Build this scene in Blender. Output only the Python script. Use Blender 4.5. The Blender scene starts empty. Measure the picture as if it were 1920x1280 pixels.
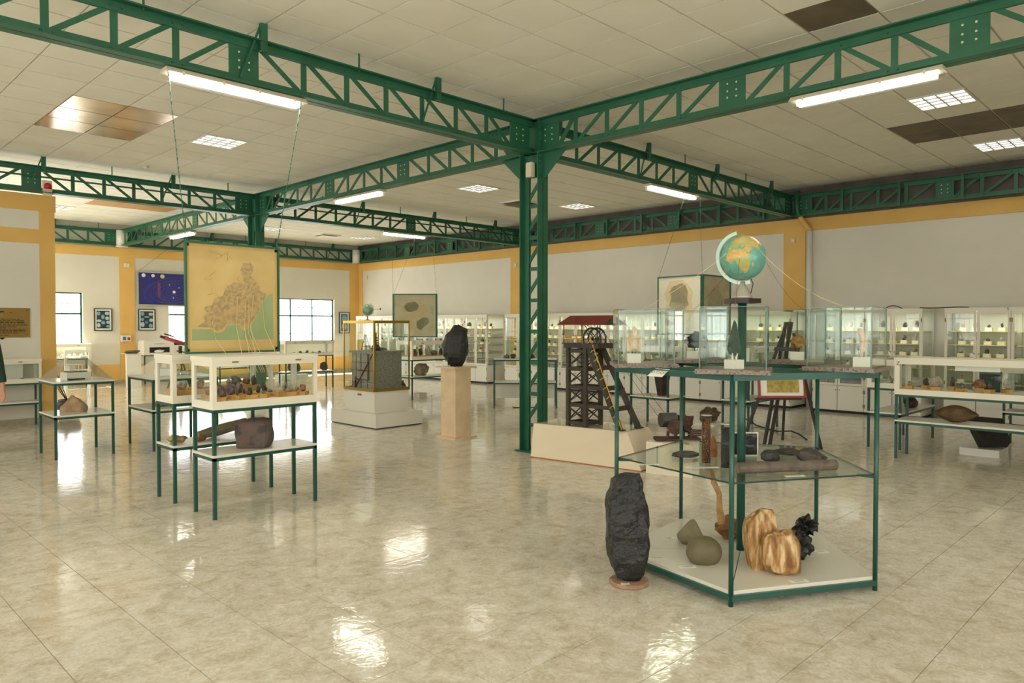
import bpy, bmesh, math, random
from mathutils import Vector, Matrix, noise
S = bpy.context.scene
C = S.collection
PI = math.pi
R = math.radians
# ---------------------------------------------------------------- camera, sky, sun, exposure
cd = bpy.data.cameras.new('camera'); cam = bpy.data.objects.new('camera', cd); C.objects.link(cam)
cd.sensor_width = 36.0; cd.lens = 1377.1 / 1920 * 36; cd.clip_start = 0.05; cd.clip_end = 200
YAW, PIT, EYE = 0.7930, 0.0231, 1.53
cam.location = (0, 0, EYE)
fw = Vector((math.sin(YAW) * math.cos(PIT), math.cos(YAW) * math.cos(PIT), -math.sin(PIT)))
cam.rotation_euler = fw.to_track_quat('-Z', 'Y').to_euler()
S.camera = cam
w = bpy.data.worlds.new('sky'); S.world = w; w.use_nodes = True
bg = w.node_tree.nodes['Background']; bg.inputs[0].default_value = (1.0, 0.99, 0.965, 1); bg.inputs[1].default_value = 7.5
sd = bpy.data.lights.new('sun', 'SUN'); sd.energy = 45.0; sd.angle = 0.01; sd.color = (1, .95, .85)
sun = bpy.data.objects.new('sun', sd); C.objects.link(sun)
sun.rotation_euler = Vector((0.18, -0.5, -0.85)).to_track_quat('-Z', 'Y').to_euler()
sun.location = (5, 24, 14)
S.view_settings.view_transform = 'Standard'; S.view_settings.look = 'None'
S.view_settings.gamma = 1.0; S.view_settings.use_curve_mapping = False
S.view_settings.exposure = 0.2
LAMP = 1.0        # strength of every ceiling lamp
LAMPCOL = (1.0, 0.93, 0.78)
cy = S.cycles
cy.use_denoising = True; cy.max_bounces = 6; cy.diffuse_bounces = 3; cy.glossy_bounces = 3
cy.use_adaptive_sampling = True; cy.adaptive_threshold = .08; cy.adaptive_min_samples = 16
cy.transmission_bounces = 4; cy.transparent_max_bounces = 28; cy.sample_clamp_indirect = 6.0
cy.caustics_reflective = False; cy.caustics_refractive = False

# ---------------------------------------------------------------- helpers
def lin(c):
    return tuple(((x / 255) / 12.92 if x / 255 <= .04045 else ((x / 255 + .055) / 1.055) ** 2.4) for x in c) + (1,)

class MB:
    def __init__(s): s.v = []; s.f = []; s.m = []
    def add(s, vs, fs, m=0):
        n = len(s.v); s.v += [tuple(x) for x in vs]; s.f += [tuple(i + n for i in f) for f in fs]; s.m += [m] * len(fs); return s
    def hexa(s, P, m=0):
        return s.add(P, [(0, 3, 2, 1), (4, 5, 6, 7), (0, 1, 5, 4), (1, 2, 6, 5), (2, 3, 7, 6), (3, 0, 4, 7)], m)
    def box2(s, a, b, m=0):
        x0, y0, z0 = a; x1, y1, z1 = b
        return s.hexa([(x0, y0, z0), (x1, y0, z0), (x1, y1, z0), (x0, y1, z0), (x0, y0, z1), (x1, y0, z1), (x1, y1, z1), (x0, y1, z1)], m)
    def box(s, c, d, rz=0, m=0):
        ca, sa = math.cos(rz), math.sin(rz); P = []
        for z in (-1, 1):
            for x, y in ((-1, -1), (1, -1), (1, 1), (-1, 1)):
                u, v = x * d[0] / 2, y * d[1] / 2
                P.append((c[0] + u * ca - v * sa, c[1] + u * sa + v * ca, c[2] + z * d[2] / 2))
        return s.hexa(P, m)
    def bar(s, p, q, w, h=None, up=(0, 0, 1), m=0):
        p, q = Vector(p), Vector(q); d = (q - p).normalized(); u = Vector(up)
        if abs(d.dot(u)) > .99: u = Vector((0, 1, 0))
        a = d.cross(u).normalized() * w / 2; b = a.cross(d).normalized() * (h or w) / 2
        return s.hexa([p - a - b, p + a - b, q + a - b, q - a - b, p - a + b, p + a + b, q + a + b, q - a + b], m)
    def cyl(s, p, q, r, r2=None, n=12, m=0):
        p, q = Vector(p), Vector(q); r2 = r if r2 is None else r2; d = (q - p).normalized()
        u = Vector((0, 0, 1)) if abs(d.z) < .9 else Vector((1, 0, 0)); a = d.cross(u).normalized(); b = d.cross(a)
        vs = [p + (a * math.cos(2 * PI * i / n) + b * math.sin(2 * PI * i / n)) * r for i in range(n)] + [q + (a * math.cos(2 * PI * i / n) + b * math.sin(2 * PI * i / n)) * r2 for i in range(n)]
        fs = [(i, (i + 1) % n, n + (i + 1) % n, n + i) for i in range(n)] + [tuple(range(n))[::-1], tuple(range(n, 2 * n))]
        return s.add(vs, fs, m)
    def tube(s, pts, r, n=6, m=0):
        pts = [Vector(p) for p in pts]; vs = []; rs = r if isinstance(r, (list, tuple)) else [r] * len(pts)
        for k, p in enumerate(pts):
            d = (pts[min(k + 1, len(pts) - 1)] - pts[max(k - 1, 0)]).normalized()
            u = Vector((0, 0, 1)) if abs(d.z) < .9 else Vector((1, 0, 0)); a = d.cross(u).normalized(); b = d.cross(a)
            vs += [p + (a * math.cos(2 * PI * i / n) + b * math.sin(2 * PI * i / n)) * rs[k] for i in range(n)]
        fs = [(k * n + i, k * n + (i + 1) % n, (k + 1) * n + (i + 1) % n, (k + 1) * n + i) for k in range(len(pts) - 1) for i in range(n)]
        L = (len(pts) - 1) * n; fs += [tuple(range(n))[::-1], tuple(range(L, L + n))]
        return s.add(vs, fs, m)
    def lathe(s, prof, n=20, c=(0, 0, 0), m=0):
        vs = [(c[0] + r * math.cos(2 * PI * i / n), c[1] + r * math.sin(2 * PI * i / n), c[2] + z) for r, z in prof for i in range(n)]
        fs = [(k * n + i, k * n + (i + 1) % n, (k + 1) * n + (i + 1) % n, (k + 1) * n + i) for k in range(len(prof) - 1) for i in range(n)]
        L = (len(prof) - 1) * n; fs += [tuple(range(n))[::-1], tuple(range(L, L + n))]
        return s.add(vs, fs, m)
    def prism(s, poly, z0, z1, top=None, m=0):
        n = len(poly); top = top or poly
        vs = [(p[0], p[1], z0) for p in poly] + [(p[0], p[1], z1) for p in top]
        return s.add(vs, [tuple(range(n))[::-1], tuple(range(n, 2 * n))] + [(i, (i + 1) % n, n + (i + 1) % n, n + i) for i in range(n)], m)
    def slab(s, poly, o, ux, uy, t, m=0):
        """flat polygon (2-D points) laid in the plane o + x*ux + y*uy, thickness t along ux x uy"""
        o, ux, uy = Vector(o), Vector(ux), Vector(uy); nn = ux.cross(uy).normalized() * t; n = len(poly)
        vs = [o + ux * x + uy * y for x, y in poly]; vs += [v + nn for v in vs]
        return s.add(vs, [tuple(range(n))[::-1], tuple(range(n, 2 * n))] + [(i, (i + 1) % n, n + (i + 1) % n, n + i) for i in range(n)], m)
    def frame(s, o, ux, uy, W, H, b, t, m=0):
        for x0, y0, x1, y1 in ((0, 0, W, b), (0, H - b, W, H), (0, b, b, H - b), (W - b, b, W, H - b)):
            s.slab([(x0, y0), (x1, y0), (x1, y1), (x0, y1)], o, ux, uy, t, m)
        return s
    def mesh(s, name, mats, smooth=False):
        me = bpy.data.meshes.new(name); me.from_pydata(s.v, [], s.f)
        bm = bmesh.new(); bm.from_mesh(me); bmesh.ops.recalc_face_normals(bm, faces=bm.faces); bm.to_mesh(me); bm.free()
        for mt in (mats if isinstance(mats, (list, tuple)) else [mats]): me.materials.append(mt)
        if isinstance(mats, (list, tuple)): me.polygons.foreach_set('material_index', s.m)
        if smooth: me.polygons.foreach_set('use_smooth', [True] * len(me.polygons))
        return me
    def build(s, name, mats, parent=None, smooth=False, loc=(0, 0, 0)):
        return put(name, s.mesh(name, mats, smooth), parent, loc)

def put(name, me, parent=None, loc=(0, 0, 0), rot=None):
    o = bpy.data.objects.new(name, me); C.objects.link(o); o.location = loc
    if parent: o.parent = parent
    if rot: o.rotation_euler = rot
    return o
def tag(o, label=None, cat=None, group=None, kind=None):
    if label: o['label'] = label
    if cat: o['category'] = cat
    if group: o['group'] = group
    if kind: o['kind'] = kind
    return o
def thing(name, label, cat, loc=(0, 0, 0), rz=0, group=None, kind=None):
    o = bpy.data.objects.new(name, None); C.objects.link(o); o.location = loc; o.rotation_euler = (0, 0, rz); o.empty_display_size = .1
    return tag(o, label, cat, group, kind)
KIDS = {}
def kids(o):
    return [c for c in o.children]
def dup(root, loc, rz=None, label=None, group=None):
    r = root.copy(); C.objects.link(r); r.location = loc
    if rz is not None: r.rotation_euler = (0, 0, rz)
    if label: r['label'] = label
    if group: r['group'] = group
    for ch in kids(root):
        c = ch.copy(); C.objects.link(c); c.parent = r
        for g in kids(ch):
            d = g.copy(); C.objects.link(d); d.parent = c
    return r
def text(s, size, mat, parent, loc, rot, ext=.001, name='lettering', align='CENTER'):
    cu = bpy.data.curves.new(name, 'FONT'); cu.body = s; cu.size = size; cu.extrude = ext; cu.align_x = align; cu.align_y = 'CENTER'
    t = bpy.data.objects.new(name, cu); C.objects.link(t); bpy.context.view_layer.update()
    me = bpy.data.meshes.new_from_object(t.evaluated_get(bpy.context.evaluated_depsgraph_get())); me.materials.clear(); me.materials.append(mat)
    bpy.data.objects.remove(t, do_unlink=True); return put(name, me, parent, loc, rot)

# ---------------------------------------------------------------- materials
def M(name, c, rough=.5, metal=0, c2=None, scale=6, detail=4, bump=0, bscale=None, spec=.5, lo=.35, hi=.65, stretch=None, c3=None, coat=0):
    m = bpy.data.materials.new(name); m.use_nodes = True; nt = m.node_tree; b = nt.nodes['Principled BSDF']
    b.inputs['Base Color'].default_value = lin(c); b.inputs['Roughness'].default_value = rough; b.inputs['Metallic'].default_value = metal
    b.inputs['Specular IOR Level'].default_value = spec
    if coat: b.inputs['Coat Weight'].default_value = coat; b.inputs['Coat Roughness'].default_value = .06
    vec = None
    if c2 or bump:
        g = nt.nodes.new('ShaderNodeNewGeometry'); vec = g.outputs['Position']
        if stretch:
            mp = nt.nodes.new('ShaderNodeMapping'); mp.inputs['Scale'].default_value = stretch; nt.links.new(vec, mp.inputs[0]); vec = mp.outputs[0]
    if c2:
        n = nt.nodes.new('ShaderNodeTexNoise'); n.inputs['Scale'].default_value = scale; n.inputs['Detail'].default_value = detail; nt.links.new(vec, n.inputs['Vector'])
        r = nt.nodes.new('ShaderNodeValToRGB'); r.color_ramp.elements[0].position = lo; r.color_ramp.elements[1].position = hi
        r.color_ramp.elements[0].color = lin(c); r.color_ramp.elements[1].color = lin(c2)
        if c3: e = r.color_ramp.elements.new((lo + hi) / 2); e.color = lin(c3)
        nt.links.new(n.outputs['Fac'], r.inputs[0]); nt.links.new(r.outputs[0], b.inputs['Base Color'])
    if bump:
        n2 = nt.nodes.new('ShaderNodeTexNoise'); n2.inputs['Scale'].default_value = bscale or scale * 3; n2.inputs['Detail'].default_value = 3; nt.links.new(vec, n2.inputs['Vector'])
        bp = nt.nodes.new('ShaderNodeBump'); bp.inputs['Strength'].default_value = bump; bp.inputs['Distance'].default_value = .02
        nt.links.new(n2.outputs['Fac'], bp.inputs['Height']); nt.links.new(bp.outputs[0], b.inputs['Normal'])
    return m
def EM(name, c, st):
    m = bpy.data.materials.new(name); m.use_nodes = True; b = m.node_tree.nodes['Principled BSDF']
    b.inputs['Base Color'].default_value = lin(c); b.inputs['Emission Color'].default_value = lin(c); b.inputs['Emission Strength'].default_value = st
    return m
def GL(name, tint=(.93, .97, .95), ior=1.25, rough=.01):
    m = bpy.data.materials.new(name); m.use_nodes = True; nt = m.node_tree; nt.nodes.clear()
    o = nt.nodes.new('ShaderNodeOutputMaterial'); t = nt.nodes.new('ShaderNodeBsdfTransparent'); t.inputs[0].default_value = tint + (1,)
    g = nt.nodes.new('ShaderNodeBsdfGlossy'); g.inputs['Roughness'].default_value = rough
    f = nt.nodes.new('ShaderNodeLayerWeight'); f.inputs[0].default_value = .5
    p = nt.nodes.new('ShaderNodeMath'); p.operation = 'POWER'; p.inputs[1].default_value = 4.0; nt.links.new(f.outputs['Facing'], p.inputs[0])
    q = nt.nodes.new('ShaderNodeMath'); q.operation = 'MULTIPLY_ADD'; q.inputs[1].default_value = .7; q.inputs[2].default_value = (ior - 1) * .16; q.use_clamp = True; nt.links.new(p.outputs[0], q.inputs[0])
    x = nt.nodes.new('ShaderNodeMixShader'); nt.links.new(q.outputs[0], x.inputs[0]); nt.links.new(t.outputs[0], x.inputs[1]); nt.links.new(g.outputs[0], x.inputs[2]); nt.links.new(x.outputs[0], o.inputs[0])
    return m
GREEN = M('green_paint', (44, 104, 74), .4, bump=.05, bscale=30, c2=(38, 94, 66), scale=3)
GREEN2 = M('green_steel', (28, 80, 66), .35)
WHITE = M('white_wall', (228, 222, 205), .85, c2=(222, 216, 198), scale=1.2)
YELLOW = M('yellow_wall', (229, 186, 106), .8, c2=(222, 178, 98), scale=1.5)
SKIRT = M('stone_skirting', (190, 180, 155), .4, c2=(165, 152, 125), scale=9)
TILE = M('ceiling_tile', (243, 238, 220), .75, c2=(238, 232, 212), scale=2.0)
TBAR = M('ceiling_bar', (214, 202, 172), .8)
TMETAL = M('foil_panel', (226, 206, 178), .2, metal=.65, c2=(188, 160, 126), scale=2.5, bump=.05, bscale=3)
TDARK = M('dark_panel', (118, 104, 80), .6, c2=(100, 88, 66), scale=4)
GROUT = M('grout', (202, 188, 156), .8)
CREAM = M('cream_paint', (238, 231, 210), .45)
WPAINT = M('white_paint', (236, 232, 218), .45)
LAMIN = M('white_laminate', (226, 221, 204), .25)
BLACK = M('black_kick', (26, 25, 22), .5)
INFILL = M('dark_infill', (104, 96, 86), .8, c2=(92, 82, 72), scale=3)
GLASS = GL('pane_glass', (.96, .98, .97), 1.1)
GLASSG = GL('green_glass', (.955, .98, .965), 1.07)
WGLASS = GL('window_glass', (.97, .98, .98), 1.2)
LAMPW = EM('lamp_tube', (255, 252, 244), 9.0)
LOUV = EM('louver_glow', (255, 252, 242), 1.7)
CHROME = M('louver_metal', (168, 168, 162), .35, metal=.4)
PLASTIC = M('cream_plastic', (222, 210, 180), .45)
CLEARP = GL('clear_plastic', (.96, .97, .96), 1.15, .1)
GRANITE = M('granite', (104, 90, 78), .35, c2=(70, 62, 56), scale=60, c3=(140, 122, 104), detail=2)
GRANITE2 = M('grey_granite', (170, 166, 150), .5, c2=(116, 114, 104), scale=70, detail=2)
MARBLE = M('beige_marble', (232, 206, 168), .3, c2=(222, 194, 154), scale=7)
GOLD = M('brass', (176, 146, 66), .28, metal=.85)
COAL = M('coal', (38, 37, 35), .45, c2=(24, 23, 22), scale=9, bump=.7, bscale=40)
COALD = M('dark_coal', (26, 26, 26), .35, c2=(44, 43, 40), scale=8, bump=.5, bscale=18)
STONEB = M('brown_stone', (178, 150, 114), .8, c2=(148, 120, 86), scale=9, bump=.5, bscale=25)
STONEG = M('grey_green_stone', (146, 136, 104), .75, c2=(116, 106, 80), scale=8, bump=.25, bscale=30)
STONEP = M('purple_stone', (108, 78, 70), .75, c2=(72, 58, 52), scale=12, c3=(92, 84, 74), bump=.6, bscale=24)
STONEY = M('ochre_stone', (186, 160, 110), .85, c2=(146, 120, 80), scale=10, bump=.5, bscale=26)
PETRI = M('petrified_wood', (122, 82, 44), .55, c2=(218, 192, 146), scale=9, c3=(172, 126, 70), stretch=(3, 3, .7), bump=.5, bscale=12)
DRIFT = M('tan_fossil', (158, 112, 70), .7, c2=(124, 84, 50), scale=10, bump=.5)
GREYLOG = M('grey_log', (118, 104, 88), .7, c2=(90, 80, 70), scale=14, bump=.5)
SLATE = M('slate', (74, 70, 62), .5, c2=(56, 54, 50), scale=12, bump=.3)
RUST = M('rust', (92, 58, 38), .75, c2=(58, 42, 32), scale=14, bump=.5)
IRON = M('model_iron', (72, 62, 50), .55, c2=(58, 50, 42), scale=12)
REDROOF = M('red_roof', (122, 42, 32), .6)
YELP = M('yellow_rail', (224, 160, 40), .5)
OCHRE = M('ochre_wood', (220, 164, 84), .6, c2=(200, 144, 68), scale=10, stretch=(1, 6, 1))
TANB = M('tan_block', (238, 218, 156), .6)
WBLOCK = M('white_block', (240, 230, 214), .6)
PAPER = M('paper', (240, 238, 226), .8)
INK = M('ink', (38, 36, 32), .7)
PRINTG = M('faded_print', (150, 142, 120), .8)
FOLIAGE = M('leaf_green', (62, 92, 44), .6, c2=(84, 108, 52), scale=9)
SPEC = [M('specimen_%d' % i, a, .6, c2=b, scale=28, bump=.4, bscale=60) for i, (a, b) in enumerate([((158, 148, 128), (110, 100, 84)), ((96, 76, 66), (60, 48, 44)), ((190, 176, 160), (150, 128, 110)), ((128, 108, 98), (92, 74, 82)), ((86, 92, 86), (120, 128, 116)), ((170, 120, 90), (120, 70, 50)), ((62, 58, 56), (94, 90, 84)), ((206, 196, 176), (170, 160, 140))])]
def floor_mat():
    m = bpy.data.materials.new('floor_tile'); m.use_nodes = True; nt = m.node_tree; b = nt.nodes['Principled BSDF']; L = nt.links.new
    g = nt.nodes.new('ShaderNodeNewGeometry')
    def nz(sc, det, dist=0, st=None):
        v = g.outputs['Position']
        if st: mp = nt.nodes.new('ShaderNodeMapping'); mp.inputs['Scale'].default_value = st; mp.inputs['Rotation'].default_value = (0, 0, .78); L(v, mp.inputs[0]); v = mp.outputs[0]
        n = nt.nodes.new('ShaderNodeTexNoise'); n.inputs['Scale'].default_value = sc; n.inputs['Detail'].default_value = det; n.inputs['Distortion'].default_value = dist; L(v, n.inputs['Vector']); return n.outputs['Fac']
    def ramp(f, stops):
        r = nt.nodes.new('ShaderNodeValToRGB'); r.color_ramp.elements[0].position = stops[0][0]; r.color_ramp.elements[0].color = lin(stops[0][1]); r.color_ramp.elements[1].position = stops[-1][0]; r.color_ramp.elements[1].color = lin(stops[-1][1])
        for p, c in stops[1:-1]: e = r.color_ramp.elements.new(p); e.color = lin(c)
        L(f, r.inputs[0]); return r.outputs[0]
    A = ramp(nz(7.0, 6, .9), [(.28, (178, 164, 136)), (.42, (206, 196, 172)), (.5, (218, 210, 190)), (.6, (226, 220, 203)), (.74, (238, 234, 222))])
    B = ramp(nz(26, 5, 1.8), [(.3, (186, 170, 140)), (.5, (217, 208, 186)), (.7, (242, 238, 228))])
    mx = nt.nodes.new('ShaderNodeMix'); mx.data_type = 'RGBA'; mx.inputs[0].default_value = .45; L(A, mx.inputs[6]); L(B, mx.inputs[7]); L(mx.outputs[2], b.inputs['Base Color'])
    b.inputs['Roughness'].default_value = .085; b.inputs['Specular IOR Level'].default_value = .3
    bp = nt.nodes.new('ShaderNodeBump'); bp.inputs['Strength'].default_value = .10; bp.inputs['Distance'].default_value = .01
    L(nz(16, 3, .8), bp.inputs['Height']); L(bp.outputs[0], b.inputs['Normal'])
    return m
FTILE = floor_mat()
# ---------------------------------------------------------------- the hall: floor, ceiling, walls, windows
X0, X1, Y0, Y1, ZC = -4.4, 13.72, -4.6, 20.6, 4.10
XC, YA, YB = 6.47, 6.01, 13.10          # column lines
RT = Vector((math.cos(YAW), -math.sin(YAW), 0))
def inview(x, y, z, mar=.12):
    d = Vector((x, y, z - EYE)); f = d.dot(fw)
    if f < .4: return None
    u = d.dot(RT) / f * 1377 / 960; upv = RT.cross(fw); v = d.dot(upv) / f * 1377 / 640
    return f if abs(u) < 1 + mar and abs(v) < 1 + mar else None
def lines(a, b, ph, st):
    k = math.ceil((a - ph) / st - 1e-6); out = []
    while ph + k * st < b: out.append(ph + k * st); k += 1
    return out
def tiles(parent, cells, z0, z1, gx, gy, mat, special, stuffname):
    scored = []
    for (xa, xb, ya, yb) in cells:
        if ya > YS - .35 and xa < XS - .05: continue
        f = inview((xa + xb) / 2, (ya + yb) / 2, z1 if z1 < 1 else z0)
        scored.append((f if f else 1e9, xa, xb, ya, yb))
    scored.sort(); cache = {}; rest = MB(); n = 0
    for f, xa, xb, ya, yb in scored:
        sp = special((xa + xb) / 2, (ya + yb) / 2)
        if sp == 'skip': continue
        mt = sp or mat
        if n < 300 and f < 1e8:
            key = (round(xb - xa, 3), round(yb - ya, 3), mt.name)
            if key not in cache:
                w_, h_ = (xb - xa - gx) / 2, (yb - ya - gy) / 2
                cache[key] = MB().box2((-w_, -h_, z0), (w_, h_, z1)).mesh('tile', mt)
            put('tile', cache[key], parent, ((xa + xb) / 2, (ya + yb) / 2, 0)); n += 1
        elif sp:
            MB().box2((xa + gx / 2, ya + gy / 2, z0), (xb - gx / 2, yb - gy / 2, z1)).build('tile', mt, parent)
        else: rest.box2((xa + gx / 2, ya + gy / 2, z0), (xb - gx / 2, yb - gy / 2, z1))
    o = rest.build(stuffname, mat, parent); o['kind'] = 'stuff'
XS, YS = 1.6, 13.32          # hall made narrower behind the partition so added unseen windows light the back
floor = tag(MB().box2((X0, Y0, -.12), (X1, YS, -.004)).box2((XS, YS, -.12), (X1, Y1, -.004)).build('floor', GROUT), kind='structure')
fx = [X0] + lines(X0 + .05, X1 - .05, .905, .415) + [X1]; fy = [Y0] + lines(Y0 + .05, Y1 - .05, .96, .415) + [Y1]
tiles(floor, [(fx[i], fx[i + 1], fy[j], fy[j + 1]) for i in range(len(fx) - 1) for j in range(len(fy) - 1)], -.012, 0, .004, .004, FTILE, lambda x, y: None, 'tile_field')
ceil = tag(MB().box2((X0, Y0, ZC + .004), (X1 + .25, YS, ZC + .15)).box2((XS - .2, YS, ZC + .004), (X1 + .25, Y1 + .25, ZC + .15)).build('ceiling', TBAR), kind='structure')
st = .584
cx = [X0] + lines(X0 + .05, XC - .05, 3.619, st) + [XC] + lines(XC + .05, X1 - .05, 9.742, st) + [X1]
cyl_ = [Y0] + lines(Y0 + .05, YA - .05, 4.468, st) + [YA] + lines(YA + .05, Y1 - .05, 10.482, st) + [Y1]
LOUVERS = [(x, y) for x in (1.575, 4.495, 9.45, 12.37) for y in (2.424, 10.19, 18.366) if (x, y) != (1.575, 18.366)]
def ceil_special(x, y):
    for lx, ly in LOUVERS:
        if abs(x - lx) < .25 and abs(y - ly) < .25: return 'skip'
    if 2.45 < x < 3.62 and 9.31 < y < 11.07: return TMETAL
    if 10.3 < x < 11.5 and 1.5 < y < 3.35: return TDARK
    if abs(x - 6.25) < .25 and abs(y - 2.42) < .25: return TDARK
    if 4.7 < x < 6.4 and 16.3 < y < 17.6: return PANELB
    return None
PANELB = M('tan_panel', (196, 150, 96), .6)
tiles(ceil, [(cx[i], cx[i + 1], cyl_[j], cyl_[j + 1]) for i in range(len(cx) - 1) for j in range(len(cyl_) - 1)], ZC - .006, ZC + .012, .014, .020, TILE, ceil_special, 'tile_field')
def wall(name, boxes, mat=WHITE, kids_=()):
    m = MB()
    for a, b in boxes: m.box2(a, b)
    o = tag(m.build(name, mat), kind='structure')
    for nm, mt, a, b in kids_: MB().box2(a, b).build(nm, mt, o)
    return o
T = .25
WB = [(3.35, 5.58), (7.66, 9.90), (10.56, 12.80)]       # windows in the back wall (x ranges), sill and head
WZ0, WZ1 = 1.0, 2.33
def holes(axis, c0, c1, a0, a1, wins, z0_=WZ0, z1_=WZ1):
    out = []; p = a0
    def bx(s, e, z0, z1): out.append(((s, c0, z0), (e, c1, z1)) if axis == 'x' else ((c0, s, z0), (c1, e, z1)))
    for s, e in wins: bx(p, s, 0, ZC); bx(s, e, 0, z0_); bx(s, e, z1_, ZC); p = e
    bx(p, a1, 0, ZC); return out
d_ = .006
kb = [('yellow_band', YELLOW, (3.3, Y1 - .03, 3.28), (X1, Y1, 3.52)), ('yellow_pilaster', YELLOW, (6.43, Y1 - .02, 0), (6.80, Y1, 3.28)), ('yellow_pilaster', YELLOW, (13.36, Y1 - .02, 0), (X1, Y1, 3.28)), ('skirting', SKIRT, (3.3, Y1 - .028, 0), (X1, Y1, .1))]
for a, b in ((3.3, 6.43), (6.80, 13.36)): kb.append(('yellow_dado', YELLOW, (a, Y1 - d_, .1), (b, Y1, .50)))
wall('wall_back', holes('x', Y1, Y1 + T, XS - .2, X1 + T, WB), WHITE, kb)
kr = [('yellow_band', YELLOW, (X1 - .03, Y0, 3.28), (X1, Y1, 3.52)), ('infill_board', INFILL, (X1 - .015, Y0, 3.52), (X1, Y1, ZC)), ('skirting', SKIRT, (X1 - .028, Y0, 0), (X1, Y1, .1))]
for a, b in ((5.77, 6.19), (13.2, 13.55), (20.35, 20.57)): kr.append(('yellow_pilaster', YELLOW, (X1 - .02, a, 0), (X1, b, 3.28)))
for a, b in ((-1.3, -.9),): kr.append(('yellow_pilaster', YELLOW, (X1 - .02, a, 0), (X1, b, 3.28)))
wall('wall_right', [((X1, Y0 - T, 0), (X1 + T, Y1 + T, ZC))], WHITE, kr)
WN = [(-3.7, -1.3), (-.5, 1.9), (2.7, 5.1)]
BZ0, BZ1 = .95, 3.1  # sill and head of unseen windows, enlarged for the daylight they bring
WL = [(-4.0, -1.6), (-.9, 1.5), (2.2, 4.6), (6.6, 9.0), (9.8, 12.2)]
WS = [(13.9, 16.5), (17.3, 19.9)]  # added windows, hidden by the partition, to brighten the back of the hall
wall('wall_near', holes('x', Y0 - T, Y0, X0, X1 + T, WN, BZ0, BZ1), WHITE, [('yellow_band', YELLOW, (X0, Y0, 3.28), (X1, Y0 + .03, 3.52)), ('yellow_dado', YELLOW, (X0, Y0, .1), (X1, Y0 + d_, .5))])
wall('wall_left', holes('y', X0 - T, X0, Y0 - T, YS, WL, BZ0, BZ1), WHITE, [('yellow_band', YELLOW, (X0, Y0, 3.28), (X0 + .03, 13.1, 3.52)), ('yellow_dado', YELLOW, (X0, Y0, .1), (X0 + d_, 13.1, .5))])
wall('wall_side_added', holes('y', XS - .2, XS, YS, Y1, WS, BZ0, BZ1), WHITE, [('yellow_dado', YELLOW, (XS, YS, .1), (XS + d_, Y1, .5))])  # added wall out of view, carries the brightening windows
PY = 13.12
wall('wall_partition', [((X0, PY, 0), (3.17, PY + .2, 3.50)), ((X0, PY, 3.5), (XS, PY + .2, ZC))], WHITE, [  # upper box is added out of view to keep sky light from leaking over
    ('yellow_band', YELLOW, (X0, PY - .012, 3.27), (3.19, PY + .21, 3.52)), ('yellow_band', YELLOW, (X0, PY - d_, 2.77), (2.965, PY, 2.99)),
    ('yellow_pilaster', YELLOW, (2.965, PY - d_, .1), (3.176, PY + .206, 3.27)), ('skirting', SKIRT, (X0, PY - .014, 0), (3.182, PY + .21, .1))])
def window(n, axis, s, e, c, inner, WZ0, WZ1):
    """steel window of three bays, transom, panes and an outer grille; c = inner wall plane, inner = +1/-1 towards the room"""
    o = tag(thing('window_%d' % n, None, None), kind='structure'); D = .09 * -inner
    def P(t, d, z): return (t, c + d, z) if axis == 'x' else (c + d, t, z)
    def bb(m, t0, t1, d0, d1, z0, z1):
        a, b = P(t0, d0, z0), P(t1, d1, z1); m.box2(tuple(map(min, a, b)), tuple(map(max, a, b)))
    f = MB(); q = .035; zm = WZ0 + .8
    for t0, t1, z0, z1 in ((s, e, WZ0, WZ0 + q), (s, e, WZ1 - q, WZ1), (s, s + q, WZ0, WZ1), (e - q, e, WZ0, WZ1)): bb(f, t0, t1, D, D + .05 * -inner, z0, z1)
    f.build('window_frame', GREEN2, o); k = (e - s) / 3
    for i in (1, 2): m = MB(); bb(m, s + i * k - .015, s + i * k + .015, D, D + .04 * -inner, WZ0, WZ1); m.build('mullion', GREEN2, o)
    m = MB(); bb(m, s, e, D, D + .045 * -inner, zm - .022, zm + .022); m.build('transom', GREEN2, o)
    for i in range(3):
        for z0, z1 in ((WZ0, zm), (zm, WZ1)): m = MB(); bb(m, s + i * k + .015, s + (i + 1) * k - .015, D + .018 * -inner, D + .022 * -inner, z0 + .02, z1 - .02); m.build('pane', WGLASS, o)
    g = D + .14 * -inner
    for i in range(1, 16): m = MB(); t = s + (e - s) * i / 16; bb(m, t - .006, t + .006, g, g + .012 * -inner, WZ0, WZ1); m.build('grille_bar', WPAINT, o)
    for z in (1.25, 2.06): m = MB(); bb(m, s, e, g - .004, g + .016 * -inner, z - .012, z + .012); m.build('grille_bar', WPAINT, o)
    m = MB(); bb(m, s, e, 0, -T * inner, WZ0 - .03, WZ0); m.build('window_sill', SKIRT, o)
    pd = bpy.data.lights.new('portal', 'AREA'); pd.shape = 'RECTANGLE'; pd.size = e - s; pd.size_y = WZ1 - WZ0; pd.cycles.is_portal = True
    po = bpy.data.objects.new('portal', pd); C.objects.link(po); po.location = P((s + e) / 2, -T * inner * 1.15, (WZ0 + WZ1) / 2)
    dr = Vector(P(0, inner, 0)) - Vector(P(0, 0, 0)); po.rotation_euler = dr.to_track_quat('-Z', 'Y').to_euler()
n_ = 0
for axis, L_, c_, inn in (('x', WB, Y1, -1), ('x', WN, Y0, 1), ('y', WL, X0, 1), ('y', WS, XS, 1)):
    for s_, e_ in L_: n_ += 1; window(n_, axis, s_, e_, c_, inn, *((WZ0, WZ1) if inn < 0 else (BZ0, BZ1)))

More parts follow.
